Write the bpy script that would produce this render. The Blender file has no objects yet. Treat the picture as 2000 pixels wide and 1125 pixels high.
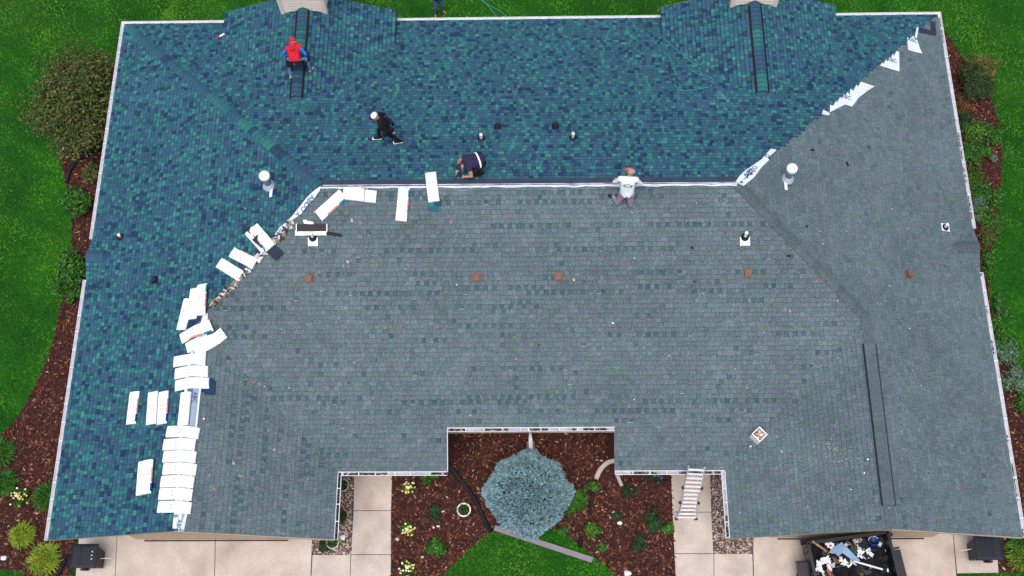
import bpy, bmesh, math, random
import numpy as np
from mathutils import Vector, Matrix
random.seed(7); rng = np.random.default_rng(7)
SC = bpy.context.scene
COL = SC.collection

# ------------------------------------------------------------------ camera, sky, sun, exposure
ZE = 2.75                                   # height of the eaves above the ground
FPX, TILT, ROLL, YAW = 2212.3145, 0.3737, -0.0563, 0.0528
CAM = np.array([0.1279, -6.7522, 33.6532 + ZE])
_R0 = np.array([math.cos(YAW), math.sin(YAW), 0]); _F0 = np.array([-math.sin(YAW), math.cos(YAW), 0]); _Z = np.array([0, 0, 1.0])
_d = math.sin(TILT) * _F0 - math.cos(TILT) * _Z
_u = math.cos(TILT) * _F0 + math.sin(TILT) * _Z
CR = _R0 * math.cos(ROLL) + _u * math.sin(ROLL)
CU = _u * math.cos(ROLL) - _R0 * math.sin(ROLL)
cam = bpy.data.cameras.new('camera'); camo = bpy.data.objects.new('camera', cam); COL.objects.link(camo)
cam.sensor_width = 36; cam.lens = FPX / 2000 * 36; cam.clip_end = 2000
camo.matrix_world = Matrix(((CR[0], CU[0], -_d[0], CAM[0]), (CR[1], CU[1], -_d[1], CAM[1]), (CR[2], CU[2], -_d[2], CAM[2]), (0, 0, 0, 1)))
SC.camera = camo

SUN_EL, SUN_AZ = math.radians(74), math.radians(-172)     # azimuth measured from +Y towards +X
world = bpy.data.worlds.new('World'); SC.world = world; world.use_nodes = True
wn = world.node_tree.nodes; wl = world.node_tree.links
bgn = wn['Background']; sky = wn.new('ShaderNodeTexSky'); sky.sky_type = 'NISHITA'; sky.sun_disc = False
sky.sun_elevation = SUN_EL; sky.sun_rotation = SUN_AZ; sky.air_density = 1.0; sky.dust_density = 4.0; sky.ozone_density = 1.0
wl.new(sky.outputs[0], bgn.inputs[0]); bgn.inputs[1].default_value = 0.15
sl = bpy.data.lights.new('sun', 'SUN'); sl.energy = 1.5; sl.angle = math.radians(35); sl.color = (1, .96, .9)
so = bpy.data.objects.new('sun', sl); COL.objects.link(so)
sd = Vector((math.sin(SUN_AZ) * math.cos(SUN_EL), math.cos(SUN_AZ) * math.cos(SUN_EL), math.sin(SUN_EL)))
so.rotation_euler = sd.to_track_quat('Z', 'Y').to_euler()
SC.view_settings.view_transform = 'Standard'; SC.view_settings.look = 'None'; SC.view_settings.gamma = 1
SC.view_settings.exposure = 0.2
SC.render.film_transparent = False

# ------------------------------------------------------------------ helpers
def lin(r, g=None, b=None):
    if g is None: g = b = r
    f = lambda c: (c / 255 / 12.92) if c / 255 <= .04045 else ((c / 255 + .055) / 1.055) ** 2.4
    return (f(r), f(g), f(b))
def ray(u, v):
    return _d + CR * (u - 1000) / FPX + CU * (562.5 - v) / FPX
def P(u, v, z=0.0):
    """Surveyed photo position -> place at height z."""
    D = ray(u, v); t = (z - CAM[2]) / D[2]; return CAM + D * t

W, YR, DD, PT, WW, YG, XR, REC = 14.3, 16.568, 16.038, .3753, 8.481, -1.49, 2.516, 1.228
YF = YR - DD; YM = (YR + YF) / 2; HR = PT * DD / 2; HW = PT * WW / 2
GX, GHW, GE, GZ, GY = 7.6, 2.99, .5, 1.622, 16.66          # rear gables: axis, half width, eave and ridge height, end
def side_gable_y(side):
    a, b = (P(180, 466, ZE), P(170.5, 546, ZE)) if side < 0 else (P(1902, 445, ZE), P(1914, 531, ZE))
    return (a[1] + b[1]) / 2, abs(a[1] - b[1]) / 2
SG = {-1: side_gable_y(-1), 1: side_gable_y(1)}
def roof(x, y):
    z = PT * min(YR - y, y - YF, x + W, W - x)
    if y < 8:
        z = max(z, PT * min(x + W, WW - W - x), PT * min(W - x, WW - W + x))
    ax = abs(x)
    if y > 12 and abs(ax - GX) < GHW:
        z = max(z, GZ - PT * abs(ax - GX))
    s = -1 if x < 0 else 1
    if ax > 13: z = max(z, PT * (SG[s][1] - abs(y - SG[s][0])))
    return z + ZE
def R(u, v, off=0.02):
    z = ZE + 1
    for _ in range(40):
        p = P(u, v, z); z = .5 * z + .5 * (roof(p[0], p[1]) + off)
    return P(u, v, z)
def nrm(x, y, h=.06):
    dx = (roof(x + h, y) - roof(x - h, y)) / (2 * h); dy = (roof(x, y + h) - roof(x, y - h)) / (2 * h)
    return Vector((-dx, -dy, 1)).normalized()

MATS = {}
def mat(name, col, rough=.8, var=.25, scale=6, fine=60, finevar=.2, bump=0.0, metal=0, tint=False, spec=.3, detail=4, stains=None):
    """Procedural material: base colour (or the piece's own tint) broken up by a broad and a fine noise."""
    if name in MATS: return MATS[name]
    m = bpy.data.materials.new(name); m.use_nodes = True; MATS[name] = m
    N = m.node_tree.nodes; L = m.node_tree.links; b = N['Principled BSDF']
    b.inputs['Roughness'].default_value = rough; b.inputs['Metallic'].default_value = metal
    b.inputs['Specular IOR Level'].default_value = spec
    geo = N.new('ShaderNodeNewGeometry')
    def noise(sc, det, lo, hi):
        n = N.new('ShaderNodeTexNoise'); n.inputs['Scale'].default_value = sc; n.inputs['Detail'].default_value = det
        L.new(geo.outputs['Position'], n.inputs['Vector'])
        r = N.new('ShaderNodeMapRange'); r.inputs[1].default_value = .3; r.inputs[2].default_value = .7
        r.inputs[3].default_value = lo; r.inputs[4].default_value = hi; L.new(n.outputs['Fac'], r.inputs[0]); return n, r
    n1, r1 = noise(scale, detail, 1 - var, 1 + var); n2, r2 = noise(fine, 3, 1 - finevar, 1 + finevar)
    mu = N.new('ShaderNodeMath'); mu.operation = 'MULTIPLY'; L.new(r1.outputs[0], mu.inputs[0]); L.new(r2.outputs[0], mu.inputs[1])
    vm = N.new('ShaderNodeVectorMath'); vm.operation = 'SCALE'
    if tint:
        at = N.new('ShaderNodeAttribute'); at.attribute_name = 'tint'; src = at.outputs['Color']
    else:
        rgb = N.new('ShaderNodeRGB'); rgb.outputs[0].default_value = (*col, 1); src = rgb.outputs[0]
    if stains:
        sc, scol, lo, hi = stains
        ns, rs = noise(sc, 5, 0, 1); rs.inputs[1].default_value = lo; rs.inputs[2].default_value = hi
        mx = N.new('ShaderNodeMix'); mx.data_type = 'RGBA'; L.new(rs.outputs[0], mx.inputs[0]); L.new(src, mx.inputs[6])
        mx.inputs[7].default_value = (*scol, 1); src = mx.outputs[2]
    L.new(src, vm.inputs[0]); L.new(mu.outputs[0], vm.inputs['Scale']); L.new(vm.outputs[0], b.inputs['Base Color'])
    if bump:
        bp = N.new('ShaderNodeBump'); bp.inputs['Strength'].default_value = bump; bp.inputs['Distance'].default_value = .01
        L.new(n2.outputs['Fac'], bp.inputs['Height']); L.new(bp.outputs[0], b.inputs['Normal'])
    return m

class MB:
    """Collects polygons (with an optional tint per face and a material slot) and links them as one mesh object."""
    def __init__(s): s.v = []; s.f = []; s.c = []; s.m = []
    def poly(s, pts, col=(1, 1, 1), m=0):
        i = len(s.v); s.v += [tuple(p) for p in pts]; s.f.append(tuple(range(i, i + len(pts)))); s.c.append(col); s.m.append(m)
    def faces(s, vs, fs, col=(1, 1, 1), m=0):
        i = len(s.v); s.v += [tuple(p) for p in vs]
        for f in fs: s.f.append(tuple(i + k for k in f)); s.c.append(col); s.m.append(m)
    def box(s, c, h, M=None, col=(1, 1, 1), m=0, top=1.0):
        vs = []
        for z in (-1, 1):
            k = top if z > 0 else 1
            for x, y in ((-1, -1), (1, -1), (1, 1), (-1, 1)):
                p = Vector((x * h[0] * k, y * h[1] * k, z * h[2]))
                vs.append((M @ p if M is not None else p) + Vector(c))
        s.faces(vs, [(3, 2, 1, 0), (4, 5, 6, 7), (0, 1, 5, 4), (1, 2, 6, 5), (2, 3, 7, 6), (3, 0, 4, 7)], col, m)
    def tube(s, path, r, n=8, col=(1, 1, 1), m=0, caps=True):
        path = [Vector(p) for p in path]; rr = r if isinstance(r, (list, tuple)) else [r] * len(path)
        rings = []; up = Vector((0, 0, 1))
        for i, p in enumerate(path):
            t = (path[min(i + 1, len(path) - 1)] - path[max(i - 1, 0)]).normalized()
            a = t.cross(up)
            if a.length < .05: a = t.cross(Vector((1, 0, 0)))
            a.normalize(); b = t.cross(a)
            rings.append([p + (a * math.cos(2 * math.pi * k / n) + b * math.sin(2 * math.pi * k / n)) * rr[i] for k in range(n)])
        vs = [q for g in rings for q in g]; fs = []
        for i in range(len(path) - 1):
            for k in range(n): fs.append((i * n + k, i * n + (k + 1) % n, (i + 1) * n + (k + 1) % n, (i + 1) * n + k))
        if caps: fs += [tuple(range(n))[::-1], tuple((len(path) - 1) * n + k for k in range(n))]
        s.faces(vs, fs, col, m)
    def lathe(s, c, prof, n=16, M=None, col=(1, 1, 1), m=0):
        vs = []; fs = []
        for r, z in prof:
            for k in range(n):
                p = Vector((r * math.cos(2 * math.pi * k / n), r * math.sin(2 * math.pi * k / n), z))
                vs.append((M @ p if M is not None else p) + Vector(c))
        for i in range(len(prof) - 1):
            for k in range(n): fs.append((i * n + k, i * n + (k + 1) % n, (i + 1) * n + (k + 1) % n, (i + 1) * n + k))
        fs += [tuple(range(n))[::-1], tuple((len(prof) - 1) * n + k for k in range(n))]
        s.faces(vs, fs, col, m)
    def mesh(s, name, mats, smooth=False):
        me = bpy.data.meshes.new(name); me.from_pydata(s.v, [], s.f)
        for mm in (mats if isinstance(mats, (list, tuple)) else [mats]): me.materials.append(mm)
        me.polygons.foreach_set('material_index', s.m)
        a = me.attributes.new('tint', 'FLOAT_COLOR', 'FACE')
        a.data.foreach_set('color', np.array([(*c, 1) for c in s.c], dtype=np.float32).ravel())
        if smooth: me.polygons.foreach_set('use_smooth', [True] * len(s.f))
        me.update(); return me
    def build(s, name, mats, parent=None, smooth=False, loc=None):
        o = bpy.data.objects.new(name, s.mesh(name, mats, smooth)); return put(o, parent, loc)
def put(o, parent=None, loc=None):
    COL.objects.link(o)
    if loc is not None: o.location = loc
    if parent is not None:
        o.parent = parent
        if loc is None or True: o.matrix_parent_inverse = parent_world(parent).inverted()
    return o
def parent_world(p):
    m = p.matrix_basis
    if p.parent: m = parent_world(p.parent) @ p.matrix_parent_inverse @ m
    return m
def np_mesh(name, verts, faces_n, idx, tints, mats, parent=None):
    """Fast path for many small polygons of the same corner count."""
    nf = len(idx) // faces_n
    me = bpy.data.meshes.new(name); me.vertices.add(len(verts)); me.vertices.foreach_set('co', np.asarray(verts, np.float32).ravel())
    me.loops.add(len(idx)); me.loops.foreach_set('vertex_index', np.asarray(idx, np.int32))
    me.polygons.add(nf); me.polygons.foreach_set('loop_start', np.arange(nf, dtype=np.int32) * faces_n)
    a = me.attributes.new('tint', 'FLOAT_COLOR', 'FACE')
    t = np.ones((nf, 4), np.float32); t[:, :3] = tints; a.data.foreach_set('color', t.ravel())
    me.materials.append(mats); me.update(calc_edges=True); me.validate()
    return put(bpy.data.objects.new(name, me), parent)
def empty(name, loc=(0, 0, 0), rz=0):
    o = bpy.data.objects.new(name, None); o.empty_display_size = .2; COL.objects.link(o); o.location = loc; o.rotation_euler = (0, 0, rz); return o
def tag(o, label=None, cat=None, group=None, kind=None):
    if label: o['label'] = label
    if cat: o['category'] = cat
    if group: o['group'] = group
    if kind: o['kind'] = kind
    return o
def part_label(o, label): o['label'] = label; return o
def inpoly(x, y, poly):
    c = False; n = len(poly); j = n - 1
    for i in range(n):
        xi, yi = poly[i][0], poly[i][1]; xj, yj = poly[j][0], poly[j][1]
        if (yi > y) != (yj > y) and x < (xj - xi) * (y - yi) / (yj - yi) + xi: c = not c
        j = i
    return c
def inpoly_np(X, Y, poly):
    c = np.zeros(len(X), bool); n = len(poly); j = n - 1
    for i in range(n):
        xi, yi = poly[i][0], poly[i][1]; xj, yj = poly[j][0], poly[j][1]
        if yi != yj:
            c ^= ((yi > Y) != (yj > Y)) & (X < (xj - xi) * (Y - yi) / (yj - yi) + xi)
        j = i
    return c
def smooth_poly(pts, n=5):
    """Catmull-Rom through the points (open)."""
    out = []; p = [np.asarray(q, float) for q in pts]
    for i in range(len(p) - 1):
        a, b, c, d = p[max(i - 1, 0)], p[i], p[i + 1], p[min(i + 2, len(p) - 1)]
        for k in range(n):
            t = k / n
            out.append(.5 * ((2 * b) + (c - a) * t + (2 * a - 5 * b + 4 * c - d) * t * t + (3 * b - a - 3 * c + d) * t ** 3))
    out.append(p[-1]); return out

# ------------------------------------------------------------------ materials
M_SH_NEW = mat('new_shingle_granules', None, .92, .10, 1.3, 110, .30, .25, tint=True, spec=.15)
M_SH_OLD = mat('weathered_shingle_granules', None, .95, .10, .6, 30, .42, .3, tint=True, spec=.1, stains=(24, lin(88, 108, 106), .5, .8))
M_TINT = mat('mixed_matter', None, .85, .15, 4, 80, .15, tint=True, spec=.2)
M_LEAF = mat('leaf_matter', None, .7, .25, 2.5, 30, .15, tint=True, spec=.25)
M_WHITE = mat('white_painted_metal', lin(232, 232, 236), .45, .06, 3, 40, .05)
M_WRAP = mat('white_plastic_wrap', lin(244, 244, 246), .35, .03, 4, 25, .03, bump=.15, spec=.5)
M_DARK = mat('black_plastic', lin(24, 25, 32), .55, .15, 5, 60, .1)
M_FELT = mat('roofing_felt', lin(48, 52, 66), .9, .15, 4, 60, .2)
M_UNDER = mat('pale_underlayment', lin(214, 222, 232), .6, .08, 3, 25, .08, bump=.2)
M_SIDING = mat('beige_siding', lin(236, 220, 204), .7, .05, 2, 40, .05)
M_TAN = mat('tan_trim', lin(186, 164, 142), .7, .06, 2, 40, .06)
M_CONC = mat('concrete', lin(196, 183, 173), .9, .11, 1.6, 38, .14, .2, stains=(.9, lin(152, 130, 114), .5, .95))
M_SOIL = mat('mulch_soil', lin(60, 34, 30), 1, .4, 3, 40, .5, .6)
M_LAWN = mat('lawn_soil_and_thatch', lin(20, 76, 6), 1, .35, .5, 22, .5, .6, detail=8)
M_STEEL = mat('galvanised_steel', lin(176, 182, 190), .35, .1, 4, 50, .1, metal=.7)
M_ALU = mat('ladder_aluminium', lin(205, 208, 214), .35, .06, 5, 50, .08, metal=.6)
M_WOOD = mat('bare_wood', lin(178, 134, 96), .8, .25, 8, 60, .3)
M_BRONZE = mat('brown_vent_metal', lin(116, 86, 74), .6, .15, 8, 60, .15)
M_INK = mat('printed_ink', lin(60, 74, 108), .7, .1, 5, 50, .1)

# ================================================================== THE SETTING
lw = MB(); s_ = 220
lw.poly([(-s_, -s_, 0), (s_, -s_, 0), (s_, s_, 0), (-s_, s_, 0)])
lawn = tag(lw.build('lawn', M_LAWN), kind='structure')

def G(*uv): return [P(u, v, 0)[:2] for u, v in uv]
bed_left = smooth_poly(G((236, 120), (205, 130), (160, 170), (120, 240), (118, 300), (124, 340), (137, 400), (141, 460), (140, 505), (134, 545), (118, 600), (100, 680), (72, 745), (36, 812), (-10, 862))) + \
    [np.array(q) for q in G((-60, 900), (-60, 1112), (0, 1112), (46, 1116), (62, 1170), (135, 1170), (148, 1060))] + [np.array((-13.2, -0.5)), np.array((-13.2, 16.0))]
bed_right = smooth_poly(G((1832, 40), (1868, 95), (1915, 160), (1938, 200), (1952, 250), (1957, 300), (1954, 360), (1948, 430), (1936, 490), (1931, 540), (1936, 600), (1951, 650), (1978, 700), (2010, 740), (2060, 800))) + \
    [np.array(q) for q in G((2080, 1116), (1952, 1119), (1945, 1050))] + [np.array((13.2, -0.5)), np.array((13.2, 16.0))]
cb = G((766, 900), (764, 1170), (835, 1170)) + smooth_poly(G((835, 1155), (866, 1122), (905, 1084), (950, 1044), (985, 1033), (1040, 1030), (1095, 1038), (1150, 1080), (1190, 1112), (1230, 1150))) + G((1240, 1170), (1322, 1170), (1311, 900))
bed_center = [np.array(q) for q in cb] + [np.array((2.9, 2.6)), np.array((-2.9, 2.6))]
beds = [bed_left, bed_right, bed_center]
for i, b in enumerate(beds):
    m = MB(); m.poly([(q[0], q[1], .004) for q in b][::-1 if i != 0 else 1])
    o = m.build('mulch_bed', M_SOIL)
    tag(o, kind='structure')
gr_left = G((654, 900), (691, 900), (686, 1083), (610, 1083), (611, 1040), (654, 1040))
gr_right = G((1387, 900), (1425, 900), (1428, 1040), (1471, 1040), (1470, 1081), (1394, 1081))
for g in (gr_left, gr_right):
    m = MB(); m.poly([(q[0], q[1], .006) for q in g]); tag(m.build('river_rock_strip', mat('rock_dust', lin(96, 84, 82), 1, .3, 5, 50, .4)), kind='structure')

def slab(parent, px, h=.035):
    m = MB(); q = [np.array(P(u, v, h)[:2]) for u, v in px]; c = sum(q) / len(q)
    ins = [c + (a - c) * (1 - .012 / max(np.linalg.norm(a - c), .1)) for a in q]; ins2 = [c + (a - c) * (1 - .028 / max(np.linalg.norm(a - c), .1)) for a in q]
    n = len(q)
    vs = [(*a, .002) for a in ins] + [(*a, h - .008) for a in ins] + [(*a, h) for a in ins2]
    fs = [tuple(range(2 * n, 3 * n))]
    for k in range(n):
        j = (k + 1) % n; fs += [(k, j, n + j, n + k), (n + k, n + j, 2 * n + j, 2 * n + k)]
    m.faces(vs, fs); return m.build('slab', M_CONC, parent)
def paving(name, px_groups):
    base = MB()
    for px in px_groups: base.poly([(*P(u, v, .0)[:2], .008) for u, v in px])
    o = tag(base.build(name, mat('joint_grit', lin(70, 60, 55), 1, .3, 4, 50, .3)), kind='structure')
    for px in px_groups: slab(o, px)
    return o
paving('footpath', [[(691, 900), (690, 997), (764, 997), (767, 900)][::-1], [(690, 997), (685, 1083), (764, 1083), (764, 997)][::-1][::-1],
                    [(685, 1083), (683, 1180), (763, 1180), (764, 1083)], [(610, 1083), (605, 1180), (683, 1180), (685, 1083)]])
paving('footpath', [[(1309, 900), (1313, 1000), (1390, 1000), (1387, 900)], [(1313, 1000), (1317, 1081), (1394, 1081), (1390, 1000)],
                    [(1317, 1081), (1321, 1180), (1396, 1180), (1394, 1081)], [(1394, 1081), (1396, 1180), (1473, 1180), (1470, 1081)]])
paving('driveway', [[(229, 1030), (222, 1180), (418, 1180), (421, 1030)], [(421, 1030), (418, 1180), (605, 1180), (611, 1030)], [(155, 1030), (143, 1180), (222, 1180), (229, 1030)]])
paving('driveway', [[(1470, 1030), (1473, 1180), (1665, 1180), (1662, 1030)], [(1662, 1030), (1665, 1180), (1873, 1180), (1861, 1030)], [(1861, 1030), (1869, 1120), (1951, 1119), (1944, 1030)]])
paths_px = [[(691, 890), (683, 1190), (605, 1190), (611, 1030), (655, 1030), (655, 890)], [(691, 890), (682, 1190), (764, 1190), (768, 890)], [(1308, 890), (1321, 1190), (1396, 1190), (1387, 890)],
            [(1387, 890), (1394, 1190), (1473, 1190), (1470, 1030), (1430, 1030), (1430, 890)], [(155, 1030), (143, 1190), (607, 1190), (612, 1030)], [(1470, 1030), (1473, 1190), (1873, 1190), (1869, 1120), (1952, 1120), (1946, 1030)]]
paths = [G(*p) for p in paths_px]

# ================================================================== THE HOUSE
house = empty('house', (0, 0, 0))
tag(house, 'large L-winged single-storey house with half replaced green shingle hip roof', 'house')
FASC = .16
# --- walls (footprint set in from the eaves)
def wall(name, pts, top, m=M_SIDING):
    w = MB(); n = len(pts)
    vs = [(x, y, 0) for x, y in pts] + [(x, y, t) for (x, y), t in zip(pts, top if isinstance(top, list) else [top] * n)]
    w.faces(vs, [(k, (k + 1) % n, n + (k + 1) % n, n + k) for k in range(n)] + [tuple(range(n, 2 * n))]); return w.build(name, m, house)
o_ = .56
wall('wall', [(-W + o_, YR - o_), (-W + o_, YG + o_), (-W + WW - o_, YG + o_), (-W + WW - o_, YF + o_), (-XR - .42, YF + o_), (-XR - .42, YF + REC + .62),
              (XR + .42, YF + REC + .62), (XR + .42, YF + o_), (W - WW + o_, YF + o_), (W - WW + o_, YG + o_), (W - o_, YG + o_), (W - o_, YR - o_)][::-1], ZE - .12)
for s in (-1, 1):
    g = MB(); cx = s * (W - WW / 2); y = YG + o_ - .01
    g.faces([(cx - WW / 2 + o_, y, ZE - .12), (cx + WW / 2 - o_, y, ZE - .12), (cx, y, ZE + HW - .24), (cx - WW / 2 + o_, y + .1, ZE - .12), (cx + WW / 2 - o_, y + .1, ZE - .12), (cx, y + .1, ZE + HW - .24)],
            [(0, 1, 2), (5, 4, 3), (0, 2, 5, 3), (1, 4, 5, 2)]); g.build('gable_wall', M_TAN, house)
    gx = s * GX; g = MB(); y = GY - .35
    g.faces([(gx - GHW + .3, y, ZE - .1), (gx + GHW - .3, y, ZE - .1), (gx + GHW - .3, y, ZE + GE - .1), (gx, y, ZE + GZ - .12), (gx - GHW + .3, y, ZE + GE - .1)], [(0, 1, 2, 3, 4)]); g.build('gable_wall', M_SIDING, house)
    d = MB(); d.box((cx, YG + o_ - .16, .045), (2.3, .02, .012)); d.build('threshold', mat('door_seal', lin(70, 58, 52), .9), house)
    d = MB(); d.box((cx, YG + o_ - .05, 1.1), (2.6, .04, 1.1)); gd = d.build('garage_door', M_TAN, house)
    for k in range(4):
        q = MB(); q.box((cx, YG + o_ - .1, .28 + .55 * k), (2.56, .012, .26)); q.build('panel', M_TAN, gd)

# --- roof planes: origin, along-eave direction, up-slope direction (plan), convex plan pieces
K = math.sqrt(1 + PT * PT)
class Plane:
    def __init__(s, o, t, u, z0, pieces, pitch=PT):
        s.o = np.array(o, float); s.t = np.array(t, float); s.u = np.array(u, float); s.z0 = z0; s.k = math.sqrt(1 + pitch * pitch); s.p = pitch
        s.T = Vector((*t, 0)); s.S = Vector((u[0] / s.k, u[1] / s.k, pitch / s.k)); s.N = s.T.cross(s.S)
        if s.N.z < 0: s.N = -s.N
        s.O = Vector((*o, z0)); s.pieces = []
        for pc in pieces:
            q = [(float(np.dot(np.array(a) - s.o, s.t)), float(np.dot(np.array(a) - s.o, s.u)) * s.k) for a in pc]
            ar = sum(q[i][0] * q[(i + 1) % len(q)][1] - q[(i + 1) % len(q)][0] * q[i][1] for i in range(len(q)))
            s.pieces.append(q if ar > 0 else q[::-1])
    def at(s, t, v, h=0): return s.O + s.T * t + s.S * v + s.N * h
def clip(poly, conv):
    out = poly
    for i in range(len(conv)):
        a, b = conv[i], conv[(i + 1) % len(conv)]; ex, ey = b[0] - a[0], b[1] - a[1]
        inp, out = out, []
        if not inp: return []
        for j in range(len(inp)):
            p, q = inp[j - 1], inp[j]
            dp = ex * (p[1] - a[1]) - ey * (p[0] - a[0]); dq = ex * (q[1] - a[1]) - ey * (q[0] - a[0])
            if (dp >= 0) != (dq >= 0):
                f = dp / (dp - dq); out.append((p[0] + (q[0] - p[0]) * f, p[1] + (q[1] - p[1]) * f))
            if dq >= 0: out.append(q)
    return out
yJ = YF + WW / 2; xJ = W - WW / 2; xi = W - WW; xG = W - DD / 2; yq = YF + REC
sgl = SG[-1]; sgr = SG[1]
PL = {}
PL['rear'] = Plane((-W, YR), (1, 0), (0, -1), ZE, [[(-W, YR), (W, YR), (xG, YM), (-xG, YM)]])
PL['left'] = Plane((-W, YG), (0, 1), (1, 0), ZE, [[(-W, yJ), (-xJ, yJ), (-xG, YM), (-W, YR)], [(-W, YG), (-xJ, YG), (-xJ, yJ), (-W, yJ)]])
PL['right'] = Plane((W, YG), (0, 1), (-1, 0), ZE, [[(W, yJ), (xJ, yJ), (xG, YM), (W, YR)], [(W, YG), (xJ, YG), (xJ, yJ), (W, yJ)]])
vx = lambda y: W - WW + (y - YF) * 1.0          # valley abscissa (absolute value) at depth y
PL['front'] = Plane((-W, YF), (1, 0), (0, 1), ZE, [[(-xG, YM), (xG, YM), (xJ, yJ), (-xJ, yJ)], [(-xJ, yJ), (xJ, yJ), (vx(yq), yq), (-vx(yq), yq)],
                    [(-vx(yq), yq), (-XR, yq), (-XR, YF), (-xi, YF)], [(vx(yq), yq), (XR, yq), (XR, YF), (xi, YF)]])
PL['wing_l'] = Plane((-xi, YG), (0, 1), (-1, 0), ZE, [[(-xi, YG), (-xi, YF), (-xJ, yJ), (-xJ, YG)]])
PL['wing_r'] = Plane((xi, YG), (0, 1), (1, 0), ZE, [[(xi, YG), (xi, YF), (xJ, yJ), (xJ, YG)]])
yv = YR - GE / PT; yrg = YR - GZ / PT
for s, nm in ((-1, 'gl'), (1, 'gr')):
    for d in (-1, 1):
        x0 = s * GX + d * GHW; xc = s * GX
        PL[nm + ('a' if d < 0 else 'b')] = Plane((x0, GY), (0, -1), (-d, 0), ZE + GE, [[(x0, GY), (xc, GY), (xc, yrg), (x0, yv)]])
for s, nm in ((-1, 'sl'), (1, 'sr')):
    yc, hw = SG[s]
    for d in (-1, 1):
        PL[nm + ('a' if d < 0 else 'b')] = Plane((s * W, yc + d * hw), (-s, 0), (0, -d), ZE + .004, [[(s * (W + .02), yc + d * hw), (s * (W + .02), yc), (s * (W - hw), yc), (s * W, yc + d * hw)]])
deck = MB()
for nm, pl in PL.items():
    for pc in pl.pieces:
        deck.poly([pl.at(a, b, -.012) for a, b in pc]); deck.poly([pl.at(a, b, -.05) for a, b in pc][::-1])
roofo = part_label(deck.build('roof', M_FELT, house), 'hip roof with new teal shingles at back and left, grey-green old ones in front')

NEW_COL = [lin(54, 116, 114), lin(51, 107, 111), lin(50, 93, 111), lin(55, 90, 113), lin(58, 86, 110), lin(44, 71, 96), lin(37, 60, 88), lin(62, 126, 119)]
NEW_W = np.array([.17, .14, .19, .19, .12, .09, .05, .05]); NEW_W /= NEW_W.sum()
NEW_BAND = [tuple(c * .42 for c in q) for q in NEW_COL]
OLD_COL = [lin(96, 111, 117), lin(92, 108, 115), lin(102, 113, 120), lin(89, 105, 110), lin(93, 110, 108), lin(74, 98, 99), lin(67, 88, 99), lin(156, 166, 172), lin(99, 106, 116)]
def wedge(mb, pl, poly, s0, e, hb, ht, col, m=0):
    """One piece of shingle: wedge thick at the butt (s0), thin up-slope, with edges."""
    h = lambda v: hb + (ht - hb) * min(max((v - s0) / e, 0), 1)
    top = [pl.at(a, b, h(b)) for a, b in poly]; bot = [pl.at(a, b, -.008) for a, b in poly]; n = len(poly)
    area = 0
    v = top + bot
    ccw = (pl.T.cross(pl.S)).dot(pl.N) > 0
    f = [tuple(range(n)) if ccw else tuple(range(n))[::-1]]
    for i in range(n):
        j = (i + 1) % n
        f.append((n + i, n + j, j, i) if ccw else (n + j, n + i, i, j))
    mb.faces(v, f, col, m)
new_mb, old_mb = MB(), MB()
new_single, old_single = [], []
def camdist(pl, t, s):
    p = np.array(pl.at(t, s)); return float(np.dot(p - CAM, _d))
def inframe(p):
    q = np.array(p) - CAM; z = q @ _d; u = 1000 + FPX * (q @ CR) / z; v = 562.5 - FPX * (q @ CU) / z; return 15 < u < 1985 and 15 < v < 1110
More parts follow.
